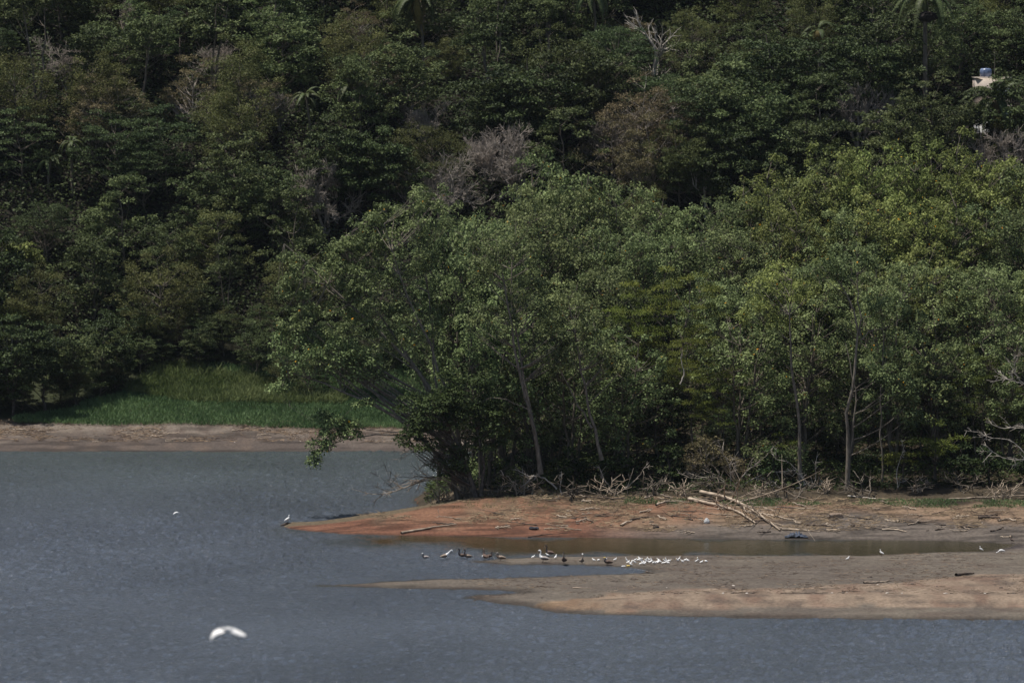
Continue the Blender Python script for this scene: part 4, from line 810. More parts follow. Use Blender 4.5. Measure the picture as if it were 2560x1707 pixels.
# loose driftwood sticks: ten shapes, copied
VAR = []
for i in range(10):
    rg = np.random.default_rng(900 + i); L_ = [1.2, 0.9, 1.6, 0.7, 2.2, 1.0, 1.4, 0.8, 1.8, 1.1][i]
    pts = [np.array([0, 0, 0.0]), np.array([L_ * 0.5, rg.normal(0, 0.08), rg.uniform(0, 0.10)]), np.array([L_, rg.normal(0, 0.2), rg.uniform(0.0, 0.18)])]
    VAR.append((log_mesh(800 + i, pts, rg.uniform(0.035, 0.075), 'drift' if i % 4 else 'drift_dark', [0, 2, 3, 1, 2, 4, 0, 1, 3, 2][i], 0.5, 5), L_, i % 4 == 0, [0, 2, 3, 1, 2, 4, 0, 1, 3, 2][i] > 1))
def sticks(n, x0, x1, f0, f1, where, dens=None):
    k = 0; t = 0
    while k < n and t < n * 20:
        t += 1; px = rd_.uniform(x0, x1); fr = rd_.random()
        ya = np.interp(px, [p[0] for p in front], [p[1] for p in front]); py = ya - f0 - (f1 - f0) * fr
        p = on_ground(px, py)
        if p[2] < 0.02: continue
        i = rd_.integers(10); me, L_, dk, br = VAR[i]
        o = link('driftwood', me, None, loc=(p[0], p[1], p[2] + 0.04), rotz=rd_.normal(0, 0.5) + (math.pi if rd_.random() < 0.5 else 0), scale=rd_.uniform(0.9, 1.9))
        o.rotation_euler[1] = rd_.normal(0, 0.06)
        later(o, ('dark wet' if dk else 'pale dry') + (' branched driftwood' if br else ' driftwood stick'), 'driftwood', None, p, where); k += 1
sticks(22, 1380, 1700, 12, 70, 'on the orange sand')
sticks(8, 1080, 1380, 6, 55, 'on the red sand of the spit')
sticks(26, 1700, 2060, 12, 80, 'on the tan sand by the fallen branches')
sticks(34, 2060, 2570, 12, 85, 'on the tan sand at the right')
sticks(14, 1380, 1800, 88, 98, 'at the foot of the dark wood')
sticks(12, 1800, 2500, 85, 104, 'by the grass at the foot of the wood')
for k in range(26):
    px = rd_.uniform(1500, 2560); py = rd_.uniform(1440, 1535); p = on_ground(px, py)
    if p[2] < 0.03: continue
    me, L_, dk, br = VAR[rd_.integers(10)]
    o = link('driftwood', me, None, loc=(p[0], p[1], p[2] + 0.03), rotz=rd_.normal(0, 0.25), scale=rd_.uniform(0.4, 0.8))
    later(o, ('dark' if dk else 'pale') + ' stick lying flat', 'driftwood', None, p, 'on the mud flat and sand ridge')
for k in range(16):
    px = rd_.uniform(0, 900); py = rd_.uniform(1072, 1108) if px < 600 else rd_.uniform(1080, 1112); p = on_ground(px, py, 730, 790)
    me, L_, dk, br = VAR[rd_.integers(10)]
    o = link('driftwood', me, None, loc=(p[0], p[1], p[2] + 0.03), rotz=rd_.normal(0, 0.4), scale=rd_.uniform(0.8, 1.7))
    later(o, ('dark' if dk else 'bleached') + ' driftwood', 'driftwood', None, p, 'on the far beach')
# stones and clods
def stone_mesh(seed):
    rg = np.random.default_rng(seed); import bmesh
    bm = bmesh.new(); bmesh.ops.create_icosphere(bm, subdivisions=2, radius=1)
    for v in bm.verts: v.co *= rg.uniform(0.82, 1.15); v.co.z *= 0.55
    me = bpy.data.meshes.new('stone'); bm.to_mesh(me); bm.free(); me.materials.append(M['clod']); return me
M['clod'] = noise_mat('dark_clod', (0.05, 0.04, 0.035), (0.14, 0.11, 0.09), 6)
M['pale_stone'] = noise_mat('pale_stone', (0.38, 0.33, 0.28), (0.60, 0.55, 0.50), 6)
ST = [stone_mesh(i) for i in range(4)]; STP = []
for me in ST[:2]:
    m2 = me.copy(); m2.materials.clear(); m2.materials.append(M['pale_stone']); STP.append(m2)
for k in range(58):
    if k < 40: px = rd_.uniform(1350, 2560); py = rd_.uniform(1432, 1540); wh = 'on the mud flat and sand ridge'
    elif k < 50: px = rd_.uniform(1050, 2500); py = np.interp(px, [p[0] for p in front], [p[1] for p in front]) - rd_.uniform(6, 50); wh = 'on the spit'
    else: px = rd_.uniform(100, 900); py = rd_.uniform(1082, 1118); wh = 'on the far beach'
    p = on_ground(px, py)
    if p[2] < 0.02: continue
    pale = rd_.random() < 0.35; s_ = rd_.uniform(0.07, 0.19) if not pale else rd_.uniform(0.05, 0.11)
    o = link('stone', (STP if pale else ST)[rd_.integers(2)], None, loc=(p[0], p[1], p[2] + 0.02), rotz=rd_.random() * 6, scale=(s_ * rd_.uniform(1, 1.8), s_, s_))
    later(o, 'small pale stone' if pale else 'small dark stone', 'stone', None, p, wh)
# block-shaped rock, tyre, container, sheeting, bag
def box_mesh(name, sx, sy, sz, mat, jit=0.04, seed=0, bev=0.04):
    import bmesh; rg = np.random.default_rng(seed)
    bm = bmesh.new(); bmesh.ops.create_cube(bm, size=1)
    for v in bm.verts: v.co = Vector((v.co.x * sx * rg.uniform(1 - jit * 3, 1 + jit * 3), v.co.y * sy, (v.co.z + 0.5) * sz * rg.uniform(1 - jit, 1 + jit)))
    bmesh.ops.bevel(bm, geom=bm.edges[:], offset=bev, segments=2, affect='EDGES')
    bmesh.ops.subdivide_edges(bm, edges=bm.edges[:], cuts=1)
    for v in bm.verts: v.co += Vector(rg.normal(0, jit * 0.25, 3))
    me = bpy.data.meshes.new(name); bm.to_mesh(me); bm.free(); me.materials.append(mat); return me
M['rock'] = noise_mat('sandy_rock', (0.16, 0.115, 0.085), (0.33, 0.255, 0.20), 4, bump=0.4)
p = on_ground(2090, 1296); o = link('block_rock', box_mesh('rock', 1.15, 0.9, 0.42, M['rock'], 0.06, 3, 0.08), None, loc=(p[0], p[1] + 0.4, p[2] - 0.03)); tag(o, 'squarish flat-topped brown block of rock on the tan sand below the gnarled roots', 'rock')
M['rubber'] = noise_mat('black_rubber', (0.018, 0.018, 0.022), (0.05, 0.05, 0.06), 4, rough=0.6)
a = np.linspace(0, 2 * math.pi, 25); pr = on_ground(1335, 1324)
V, F = tubes([(np.stack([0.33 * np.cos(a), 0.33 * np.sin(a), 0 * a + 0.02 * np.sin(3 * a)], 1), np.full(25, 0.115))], 10)
o = link('tyre', mk_mesh('tyre', V, F, M['rubber'], smooth=True), None, loc=(pr[0], pr[1], pr[2] + 0.10)); o.rotation_euler = (0.05, 0.06, 0); tag(o, 'old black tyre lying flat on the red sand', 'tyre')
pr = on_ground(1640, 1321)
o = link('plastic_drum', box_mesh('drum', 0.55, 0.30, 0.22, M['rubber'], 0.05, 5, 0.06), None, loc=(pr[0], pr[1], pr[2])); tag(o, 'small dark block-like container on brown sand right of the stubby pale log', 'container')
M['sheet'] = noise_mat('blue_black_sheet', (0.012, 0.014, 0.018), (0.07, 0.085, 0.12), 3, rough=0.55, spec=0.2)
n = 26; xs, ys = np.meshgrid(np.linspace(-1, 1, n), np.linspace(-0.8, 0.8, 14)); rgq = np.random.default_rng(6)
zz = np.abs(fbm(xs * 3, ys * 3, 0.7, 3) - 0.42) * 1.1 * np.clip(1.05 - xs ** 2 - ys ** 2 * 0.9, 0, 1) * 1.2 + 0.015
ii = np.arange(13)[:, None] * n + np.arange(n - 1)[None, :]
pr = on_ground(1990, 1341); o = link('plastic_sheet', mk_mesh('sheet', np.stack([xs, ys, zz], -1).reshape(-1, 3), np.stack([ii, ii + 1, ii + n + 1, ii + n], -1).reshape(-1, 4), M['sheet']), None, loc=(pr[0], pr[1], pr[2])); tag(o, 'crumpled blue-black plastic sheeting at the waterline below the driftwood', 'rubbish')
M['bag'] = noise_mat('pale_plastic', (0.45, 0.46, 0.46), (0.62, 0.63, 0.63), 4, rough=0.4)
import bmesh
bm = bmesh.new(); bmesh.ops.create_icosphere(bm, subdivisions=3, radius=0.28)
for v in bm.verts:
    t_ = (v.co.z + 0.28) / 0.56; v.co.x *= 1.15 - 0.8 * max(t_, 0) ** 1.5; v.co.y *= 0.8 - 0.5 * t_; v.co.z *= 1.0; v.co += Vector(rgq.normal(0, 0.012, 3))
me = bpy.data.meshes.new('bag'); bm.to_mesh(me); bm.free(); me.materials.append(M['bag'])
pr = on_ground(1767, 1309); o = link('plastic_bag', me, None, loc=(pr[0], pr[1], pr[2] + 0.24)); tag(o, 'whitish puffed plastic bag standing on tan sand left of the biggest fallen branch', 'bag')
# fine litter: nobody could count it
def litter(name, seed, n, x0, x1, y0, y1, label, test, ln=0.45, wd=0.035, tn=0.42):
    rg = np.random.default_rng(seed); X = rg.uniform(x0, x1, n); Y = rg.uniform(y0, y1, n); k = test(X, Y) & (fbm(X, Y * 0.5, 2.5, 3) + rg.normal(0, 0.06, n) > 0.5); X, Y = X[k], Y[k]; n = len(X)
    az = rg.normal(0, 0.9, n); up = np.abs(rg.normal(0, 0.14, n)); A = np.stack([np.cos(az), np.sin(az), up], 1); A = unit(A) * np.sign(rg.random(n) - 0.5)[:, None]; A[:, 2] = np.abs(A[:, 2])
    Z = height(X, Y) + 0.02; s = rg.uniform(0.3, 1.6, n) ** 1.3; P0 = np.stack([X, Y, Z], 1); P1 = P0 + A * (ln * s)[:, None]
    S = unit(np.cross(A, [0, 0, 1.0])) * (wd * 0.5); U = np.zeros_like(S); U[:, 2] = wd * 0.8
    Vv = np.stack([P0 + S, P0 - S, P0 + U, P1 + S * 0.5, P1 - S * 0.5, P1 + U * 0.6], 1).reshape(-1, 3); k = np.arange(n)[:, None] * 6
    F = np.concatenate([k + np.array([[0, 2, 5, 3]]), k + np.array([[2, 1, 4, 5]])])
    o = link(name, mk_mesh(name, Vv, F, M['litter'], tone=np.repeat(np.clip(rg.normal(tn, 0.28, n), 0, 0.95), 6))); tag(o, label, 'litter', kind='stuff')
litter('twig_litter', 1, 33000, -20, 60, 626, 652, 'fine broken twigs and sticks strewn over the sand in front of the near wood', lambda X, Y: (sdist(X, Y, PEN) > 0) & (pdist(X, Y, FRONT) > 2.5 + 5 * np.clip((-X + 2) / 14, 0, 1)) & (pdist(X, Y, FRONT) < 21), ln=0.5, wd=0.04, tn=0.34)
litter('mud_litter', 2, 7000, -6, 52, 560, 606, 'small scattered bits of wood on the mud flat and sand ridge', lambda X, Y: (sdist(X, Y, MUD) > 0.6), ln=0.3, wd=0.03, tn=0.05)
litter('far_litter', 3, 9000, -56, -8, 748, 768, 'fine debris scattered on the far beach', lambda X, Y: Y > 752, ln=0.5, wd=0.05, tn=0.15)

# ---------------------------------------------------------------- birds
def flat_mat(name, col, rough=0.75, trans=0.0):
    m, N, L, b = new_mat(name)
    nz = N.new('ShaderNodeTexNoise'); nz.inputs['Scale'].default_value = 25; tc = N.new('ShaderNodeTexCoord'); L.new(tc.outputs['Object'], nz.inputs[0])
    cr = N.new('ShaderNodeValToRGB'); L.new(nz.outputs[0], cr.inputs[0]); e = cr.color_ramp.elements
    e[0].position = 0.3; e[0].color = (*[v * 0.8 for v in col], 1); e[1].position = 0.7; e[1].color = (*[min(v * 1.12, 0.95) for v in col], 1)
    L.new(cr.outputs[0], b.inputs['Base Color']); b.inputs['Roughness'].default_value = rough; b.inputs['Specular IOR Level'].default_value = 0.2; return m
M['white'] = flat_mat('white_feather', (0.80, 0.79, 0.78)); M['grey'] = flat_mat('grey_feather', (0.30, 0.27, 0.26)); M['brown'] = flat_mat('brown_feather', (0.11, 0.075, 0.06))
M['tanf'] = flat_mat('tan_feather', (0.25, 0.195, 0.155)); M['black'] = flat_mat('black_feather', (0.03, 0.026, 0.03)); M['yellow'] = flat_mat('yellow_feather', (0.72, 0.52, 0.14)); M['bill'] = flat_mat('grey_bill', (0.20, 0.17, 0.14)); M['leg'] = flat_mat('dark_leg', (0.04, 0.035, 0.03))
def loft(path, rw, rh, mats, zones, sides=10):
    """one continuous body: rings along a path in the X-Z plane, width rw, height rh; zones = material index per ring"""
    P = np.asarray(path, float); n = len(P); T = np.gradient(P, axis=0); T = unit(T); U = np.stack([-T[:, 2], 0 * T[:, 0], T[:, 0]], 1); S = np.array([0, 1.0, 0])
    a = np.arange(sides) * 2 * math.pi / sides
    ring = P[:, None] + np.asarray(rw)[:, None, None] * np.cos(a)[None, :, None] * S + np.asarray(rh)[:, None, None] * np.sin(a)[None, :, None] * U[:, None]
    V = ring.reshape(-1, 3); i = np.arange(n - 1)[:, None] * sides; j = np.arange(sides)[None]; k = (j + 1) % sides
    F = np.stack([i + j, i + k, i + sides + k, i + sides + j], -1).reshape(-1, 4)
    return mk_mesh('body', V, F, mats, midx=np.repeat(np.asarray(zones[:n - 1]), sides), smooth=True)
def wing_mesh(path, rw, mat, th=0.02):
    P = np.asarray(path, float); n = len(P); V = []
    for k in range(n):
        w_ = rw[k]; V += [P[k] + np.array([0, 0, w_]), P[k] + np.array([0, th, 0.0]), P[k] - np.array([0, 0, w_]), P[k] - np.array([0, th, 0.0])]
    i = np.arange(n - 1)[:, None] * 4; j = np.arange(4)[None]; k = (j + 1) % 4
    return mk_mesh('wing', np.array(V), np.stack([i + j, i + k, i + 4 + k, i + 4 + j], -1).reshape(-1, 4), mat, smooth=True)
def pelican_parts(body, neck, head, pose):
    """faces +X; returns list of (name, mesh)"""
    mats = [M[body], M[neck], M[head]]
    if pose == 'up': path = [(-0.48, 0, 0.26), (-0.36, 0, 0.30), (-0.15, 0, 0.36), (0.05, 0, 0.42), (0.17, 0, 0.52), (0.17, 0, 0.66), (0.13, 0, 0.80), (0.15, 0, 0.92), (0.22, 0, 0.98), (0.30, 0, 0.95), (0.33, 0, 0.93)]
    elif pose == 'rest': path = [(-0.50, 0, 0.24), (-0.36, 0, 0.27), (-0.12, 0, 0.32), (0.12, 0, 0.36), (0.24, 0, 0.42), (0.22, 0, 0.52), (0.15, 0, 0.60), (0.17, 0, 0.68), (0.23, 0, 0.72), (0.30, 0, 0.70), (0.33, 0, 0.68)]
    elif pose == 'preen': path = [(-0.45, 0, 0.24), (-0.34, 0, 0.28), (-0.15, 0, 0.34), (0.02, 0, 0.42), (0.14, 0, 0.54), (0.26, 0, 0.68), (0.36, 0, 0.80), (0.46, 0, 0.86), (0.53, 0, 0.80), (0.50, 0, 0.73), (0.47, 0, 0.70)]
    else: path = [(-0.50, 0, 0.10), (-0.38, 0, 0.12), (-0.15, 0, 0.13), (0.10, 0, 0.13), (0.20, 0, 0.20), (0.20, 0, 0.32), (0.18, 0, 0.42), (0.20, 0, 0.50), (0.26, 0, 0.53), (0.33, 0, 0.51), (0.36, 0, 0.49)]
    rw = [0.03, 0.11, 0.19, 0.18, 0.10, 0.055, 0.045, 0.05, 0.06, 0.04, 0.01]; rh = [0.02, 0.09, 0.16, 0.16, 0.10, 0.06, 0.05, 0.055, 0.06, 0.045, 0.01]
    zones = [0, 0, 0, 1, 1, 1, 1, 2, 2, 2, 2]; out = [('body', loft(path, rw, rh, mats, zones))]
    h = np.array(path[9]); dn = np.array([0.12, 0, -0.30]) if pose != 'preen' else np.array([-0.22, 0, -0.22])
    V, F = tubes([(np.array([h, h + dn * 0.5 + np.array([0.02, 0, -0.02]), h + dn]), [0.030, 0.034, 0.008])], 6); out.append(('bill', mk_mesh('bill', V, F, M['bill'], smooth=True)))
    b0 = np.array(path[2])
    for sg in (-1, 1):
        w_ = np.array([b0 + [0.18, sg * 0.16, 0.04], b0 + [0.0, sg * 0.20, 0.05], b0 + [-0.22, sg * 0.15, 0.0], b0 + [-0.42, sg * 0.05, -0.04]])
        out.append(('wing', wing_mesh(w_, [0.06, 0.12, 0.09, 0.02], M['brown' if body != 'tanf' else 'tanf'] if body != 'grey' else M['grey'], 0.03)))
    if pose != 'swim':
        for sg in (-1, 1):
            V, F = tubes([(np.array([[-0.05, sg * 0.07, 0.28], [-0.05, sg * 0.07, 0.12], [-0.02, sg * 0.07, 0.01], [0.07, sg * 0.08, 0.0]]), [0.025, 0.016, 0.016, 0.03])], 5); out.append(('leg', mk_mesh('leg', V, F, M['leg'])))
    return out
def bird(name, parts, p, heading, scale, label=None, cat='bird'):
    """heading: 0 = faces right in the picture, pi = faces left, pi/2 = away"""
    root = link(name, None, loc=tuple(p), rotz=heading, scale=scale)
    for n_, me in parts: link(n_, me, root)
    if label: tag(root, label, cat)
    return root
def water_pt(px, py): 
    p = on_ground(px, py, 560, 640); return p
PEL = [(1062, 1395, 'grey', 'black', 'white', 'swim', math.pi, 0.75, 'small dark-necked bird swimming at the left end of the line of wading birds'),
       (1116, 1399, 'tanf', 'white', 'white', 'preen', 0.0, 0.95, 'pelican with a white curved neck, second from the left in the water'),
       (1152, 1397, 'brown', 'black', 'black', 'up', math.pi, 0.88, 'dark pelican with neck raised, facing left, left one of the close pair'),
       (1166, 1400, 'tanf', 'brown', 'brown', 'up', math.pi + 0.4, 0.95, 'brown pelican with neck raised, right one of the close pair'),
       (1212, 1401, 'brown', 'brown', 'brown', 'up', math.pi / 2 + 0.5, 1.0, 'brown pelican with a white belly patch in the middle of the water line'),
       (1224, 1397, 'brown', 'brown', 'black', 'rest', 0.3, 0.8, 'dark brown pelican half hidden just right of the white-bellied one'),
       (1250, 1402, 'tanf', 'brown', 'grey', 'rest', math.pi, 0.95, 'streaky brown pelican with bill tucked down, rightmost in open water'),
       (1356, 1407, 'grey', 'white', 'white', 'up', math.pi - 0.2, 1.05, 'grey pelican with pale head on the mud bar, left of the small white birds'),
       (1371, 1391, 'brown', 'black', 'black', 'up', math.pi - 0.3, 0.95, 'dark pelican standing behind the grey pale-headed one'),
       (1410, 1411, 'brown', 'brown', 'black', 'up', -math.pi / 2 - 0.2, 1.05, 'dark slender-necked pelican seen from the front, alone on the mud bar'),
       (1455, 1412, 'tanf', 'tanf', 'white', 'up', -math.pi / 2 + 0.2, 0.95, 'tan pelican with a pale head seen from the front'),
       (1518, 1413, 'brown', 'black', 'yellow', 'rest', math.pi, 0.92, 'dark resting pelican with a yellow head beside the little inlet')]
for px, py, b_, n_, h_, pose, hd, s_, lb in PEL:
    p = water_pt(px, py); o = bird('pelican' if pose != 'swim' else 'waterbird', pelican_parts(b_, n_, h_, pose), p, hd, s_, lb)
    if 'belly' in lb:
        V, F = tubes([(np.array([[0.0, -0.1, 0.2], [0.0, -0.14, 0.30], [0.0, -0.12, 0.42], [0, -0.08, 0.5]]), [0.04, 0.13, 0.12, 0.03])], 8); link('belly_patch', mk_mesh('belly', V, F, M['white'], smooth=True), o).rotation_euler[2] = 2.2
# small white terns and gulls: three poses, copied
def tern_parts(kind):
    if kind == 0: path = [(-0.24, 0, 0.11), (-0.14, 0, 0.13), (0.0, 0, 0.15), (0.09, 0, 0.17), (0.12, 0, 0.22), (0.15, 0, 0.25), (0.19, 0, 0.245), (0.20, 0, 0.24)]
    elif kind == 1: path = [(-0.20, 0, 0.10), (-0.12, 0, 0.13), (0.0, 0, 0.17), (0.06, 0, 0.22), (0.08, 0, 0.29), (0.10, 0, 0.33), (0.14, 0, 0.325), (0.15, 0, 0.32)]
    else: path = [(-0.22, 0, 0.07), (-0.13, 0, 0.08), (0.0, 0, 0.09), (0.10, 0, 0.10), (0.13, 0, 0.12), (0.14, 0, 0.13), (0.16, 0, 0.125), (0.17, 0, 0.12)]
    out = [('body', loft(path, [0.012, 0.05, 0.075, 0.06, 0.035, 0.042, 0.03, 0.005], [0.01, 0.045, 0.07, 0.06, 0.04, 0.042, 0.03, 0.005], [M['white'], M['white']], [0] * 8, 8))]
    h = np.array(path[-2]); V, F = tubes([(np.array([h, h + [0.05, 0, -0.01], h + [0.09, 0, -0.02]]), [0.012, 0.010, 0.003])], 5); out.append(('bill', mk_mesh('bill', V, F, M['yellow'], smooth=True)))
    if kind < 2:
        for sg in (-1, 1):
            V, F = tubes([(np.array([[0, sg * 0.03, 0.1], [0.0, sg * 0.03, 0.04], [0.01, sg * 0.03, 0.0]]), [0.008, 0.006, 0.009])], 4); out.append(('leg', mk_mesh('leg', V, F, M['leg'])))
    return out
TP = [tern_parts(k) for k in range(3)]
TERN = [(15, 243), (205, 216), (315, 249), (825, 282), (890, 272), (985, 268), (1112, 276), (1265, 290), (1285, 312), (1350, 286), (1382, 282), (1373, 318), (1330, 322), (1318, 341), (1420, 270), (1437, 266), (1458, 281), (1464, 300), (1455, 330), (1492, 297), (1506, 326), (1484, 330), (1533, 276), (1525, 298), (1548, 292), (1560, 282), (1582, 304), (1600, 300), (1625, 317), (1640, 315), (1668, 306), (1690, 286), (1688, 310), (1708, 305), (1752, 312), (1770, 300), (1785, 312), (1796, 298), (1815, 298), (1818, 312), (1842, 294), (1945, 290), (1967, 270), (2007, 304), (2046, 271), (2080, 292), (2200, 294), (2220, 290), (2267, 309), (2325, 290)]
for k, (cx, cy) in enumerate(TERN):
    px, py = 1330 + cx / 5.345, 1350 + cy / 5.345 + 1.2; p = water_pt(px, py); kd = [0, 0, 1, 0, 2][k % 5]
    hd = [0.1, math.pi, 0.5, math.pi - 0.3, -0.4, math.pi + 0.5][k % 6]
    o = bird('white_tern', TP[kd], p, hd, (0.72, 1.5, 1.15 + 0.12 * math.sin(k * 3.1)))
    later(o, 'small white bird ' + ('standing', 'standing upright', 'crouching')[kd], 'bird', None, p, 'on the mud bar')
p = water_pt(2120, 1400); o = bird('white_tern', TP[1], p, 0.3, 1.0, 'lone small white bird on the mud flat left of the white egret')
for (cx, cy, m_, lb) in [(1222, 354, 'white', 'white rounded stone-like scrap at the water edge below the terns'), (1290, 352, 'yellow', 'yellow scrap at the water edge below the terns')]:
    p = water_pt(1330 + cx / 5.345, 1350 + cy / 5.345); m2 = ST[0].copy(); m2.materials.clear(); m2.materials.append(M[m_]); o = link('scrap', m2, None, loc=(p[0], p[1], p[2] + 0.05), scale=(0.17, 0.09, 0.12)); tag(o, lb, 'scrap')
# egrets
def egret_parts(pose, mat='white'):
    if pose == 'stand': path = [(-0.30, 0, 0.26), (-0.20, 0, 0.31), (-0.05, 0, 0.38), (0.06, 0, 0.45), (0.10, 0, 0.52), (0.07, 0, 0.59), (0.05, 0, 0.65), (0.09, 0, 0.69), (0.14, 0, 0.69), (0.17, 0, 0.685)]
    else: path = [(-0.34, 0, 0.20), (-0.22, 0, 0.23), (-0.04, 0, 0.26), (0.10, 0, 0.25), (0.18, 0, 0.20), (0.26, 0, 0.14), (0.34, 0, 0.09), (0.40, 0, 0.07), (0.44, 0, 0.05), (0.46, 0, 0.045)]
    out = [('body', loft(path, [0.02, 0.07, 0.10, 0.085, 0.05, 0.034, 0.03, 0.034, 0.026, 0.006], [0.02, 0.06, 0.10, 0.09, 0.055, 0.036, 0.03, 0.034, 0.024, 0.006], [M[mat]], [0] * 10, 9))]
    h = np.array(path[-2]); d = np.array([0.14, 0, -0.03]); V, F = tubes([(np.array([h, h + d * 0.5, h + d]), [0.014, 0.010, 0.003])], 5); out.append(('bill', mk_mesh('bill', V, F, M['leg'])))
    for sg in (-1, 1):
        V, F = tubes([(np.array([[-0.02, sg * 0.04, path[2][2] - 0.05], [-0.03, sg * 0.04, 0.14], [0.0, sg * 0.04, 0.0]]), [0.014, 0.009, 0.011])], 4); out.append(('leg', mk_mesh('leg', V, F, M['leg'])))
    return out
EG = [(720, 1309, 'stand', 'white', 0.3, 1.1, 'white egret standing at the very tip of the red spit'), (2203, 1391, 'stand', 'white', math.pi - 0.3, 0.85, 'white egret standing at the edge of the calm channel'),
      (2452, 1381, 'stand', 'white', math.pi, 0.75, 'pale wading bird in the calm channel near the right edge'), (2503, 1383, 'feed', 'white', math.pi, 1.0, 'white egret stooping to feed in the shallows near the right edge'),
      (2529, 1358, 'stand', 'brown', math.pi, 0.75, 'dark brown bird standing on wet mud at the right end of the channel')]
for px, py, pose, mt, hd, s_, lb in EG:
    p = water_pt(px, py) if px > 800 else on_ground(px, py, 560, 680); bird('egret' if mt == 'white' else 'heron', egret_parts(pose, mt), p, hd, s_, lb)
p = at_z(715, 1313, 0); V, F = tubes([(np.array([[-0.5, 0, 0.0], [0, 0, 0.12], [0.5, 0.1, 0.1], [1.2, 0.2, 0.0]]), [0.05, 0.16, 0.14, 0.05])], 7)
o = link('stranded_log', mk_mesh('log', V, F, M['drift_dark'], smooth=True), None, loc=tuple(p)); tag(o, 'black wet log at the tip of the spit under the egret', 'driftwood')
# flying birds
def flyer(name, p, span, left_tip, right_tip, body_dir, label):
    """wings in the picture plane: tips relative to the shoulder in metres (x, z) scaled by span"""
    root = link(name, None, loc=tuple(p)); s_ = span
    bp_ = np.array([[-0.22, 0.0, -0.01], [-0.12, 0, 0.0], [0.0, 0, 0.02], [0.12, 0, 0.02], [0.20, 0, 0.03], [0.27, 0, 0.03], [0.33, 0, 0.02]]) * s_ * 1.25
    link('body', loft(bp_, np.array([0.02, 0.045, 0.065, 0.055, 0.03, 0.032, 0.004]) * s_, np.array([0.015, 0.04, 0.06, 0.055, 0.03, 0.032, 0.004]) * s_, [M['white']], [0] * 7), root).rotation_euler = (0, body_dir[1], body_dir[0])
    for L_ in (left_tip, right_tip):
        P = smooth_path([np.array(q) * s_ for q in L_], 9); w_ = np.interp(np.linspace(0, 1, 9), [0, 0.35, 0.7, 1], [0.13, 0.17, 0.16, 0.06]) * s_; V = []
        for k in range(9):
            th = 0.012 * s_; V += [P[k] + [0, -w_[k], -w_[k] * 0.55], P[k] + [0, 0, th], P[k] + [0, w_[k] * 0.8, w_[k] * 0.55], P[k] - [0, 0, th]]
        i = np.arange(8)[:, None] * 4; j = np.arange(4)[None]; k = (j + 1) % 4
        link('wing', mk_mesh('wing', np.array(V), np.stack([i + j, i + k, i + 4 + k, i + 4 + j], -1).reshape(-1, 4), M['white'], smooth=True), root)
    tag(root, label, 'bird'); return root
flyer('flying_bird', at_y(572, 1576, 165), 0.85, [(0, 0, 0.02), (-0.26, 0, -0.03), (-0.42, 0, -0.08), (-0.52, -0.05, -0.22), (-0.50, -0.05, -0.36)], [(0, 0, 0.02), (0.12, 0, -0.02), (0.28, 0.05, -0.10), (0.46, 0.1, -0.15)], (0.7, 0.3), 'large blurred white bird flying low over the foreground water with bent wings')
flyer('flying_bird', at_y(443, 1281, 600), 0.62, [(0, 0, 0.05), (-0.2, 0, 0.04), (-0.42, 0, -0.08), (-0.55, 0, -0.22)], [(0, 0, 0.05), (0.06, 0.1, 0.0), (0.1, 0.2, -0.06)], (0.5, 0.2), 'tiny white bird flying over the open water left of the spit tip')
p = at_z(394, 1306, 0); o = bird('waterbird', pelican_parts('black', 'black', 'black', 'swim'), (p[0], p[1], p[2] - 0.06), 0, 0.5, 'tiny black bird floating on the open water at the left')

# ---------------------------------------------------------------- house and wires on the hill
M['wall_white'] = noise_mat('white_wall', (0.74, 0.73, 0.70), (0.82, 0.81, 0.78), 1.5); M['wall_beige'] = noise_mat('beige_wall', (0.42, 0.36, 0.31), (0.52, 0.45, 0.39), 1.5)
M['pane'] = noise_mat('dark_pane', (0.03, 0.035, 0.04), (0.05, 0.06, 0.07), 2, rough=0.15, spec=0.6); M['blue'] = noise_mat('blue_grey_metal', (0.07, 0.10, 0.18), (0.17, 0.22, 0.34), 3, rough=0.3, spec=0.6)
hy = float(HY); hx0 = (2448 - 1280) / FPX * hy; hb = at_y(2450, 335, hy); root = link('white_house', None, loc=(hx0, hy, hb[2]))
def bxm(name, x0, x1, y0, y1, z0, z1, mat, par=None):
    V = np.array([[x, y, z] for z in (z0, z1) for y in (y0, y1) for x in (x0, x1)], float)
    F = np.array([[0, 2, 3, 1], [4, 5, 7, 6], [0, 1, 5, 4], [1, 3, 7, 5], [3, 2, 6, 7], [2, 0, 4, 6]])
    return link(name, mk_mesh(name, V, F, mat), par)
zt = lambda py: at_y(2450, py, hy)[2] - hb[2]

bxm('lower_wall', -0.6, 3.6, 0, 6, -3, zt(268), M['wall_white'], root); bxm('upper_wall', -0.4, 3.6, 1.6, 6, zt(268) + 0.18, zt(196), M['wall_beige'], root)
bxm('floor_slab', -0.9, 3.8, -0.5, 6.2, zt(268) + 0.002, zt(268) + 0.17, M['wall_beige'], root); bxm('roof', -0.5, 3.8, 1.3, 6.3, zt(196) + 0.002, zt(196) + 0.08, M['wall_beige'], root)
for x0 in (1.9,):
    w_ = bxm('window', x0, x0 + 1.2, 1.55, 1.598, zt(240), zt(212), M['wall_white'], root); bxm('pane', x0 + 0.08, x0 + 1.12, 1.50, 1.547, zt(240) + 0.08, zt(212) - 0.08, M['pane'], w_)
    w_ = bxm('window', x0, x0 + 1.2, -0.05, -0.002, zt(315), zt(285), M['wall_beige'], root); bxm('pane', x0 + 0.08, x0 + 1.12, -0.1, -0.052, zt(315) + 0.08, zt(285) - 0.08, M['pane'], w_)
V, F = tubes([(np.array([[0, 0, 0], [0.0, 0, 0.01], [0, 0, 0.8], [0, 0, 0.95], [0, 0, 1.0]]), [0.01, 0.68, 0.68, 0.55, 0.02])], 16)
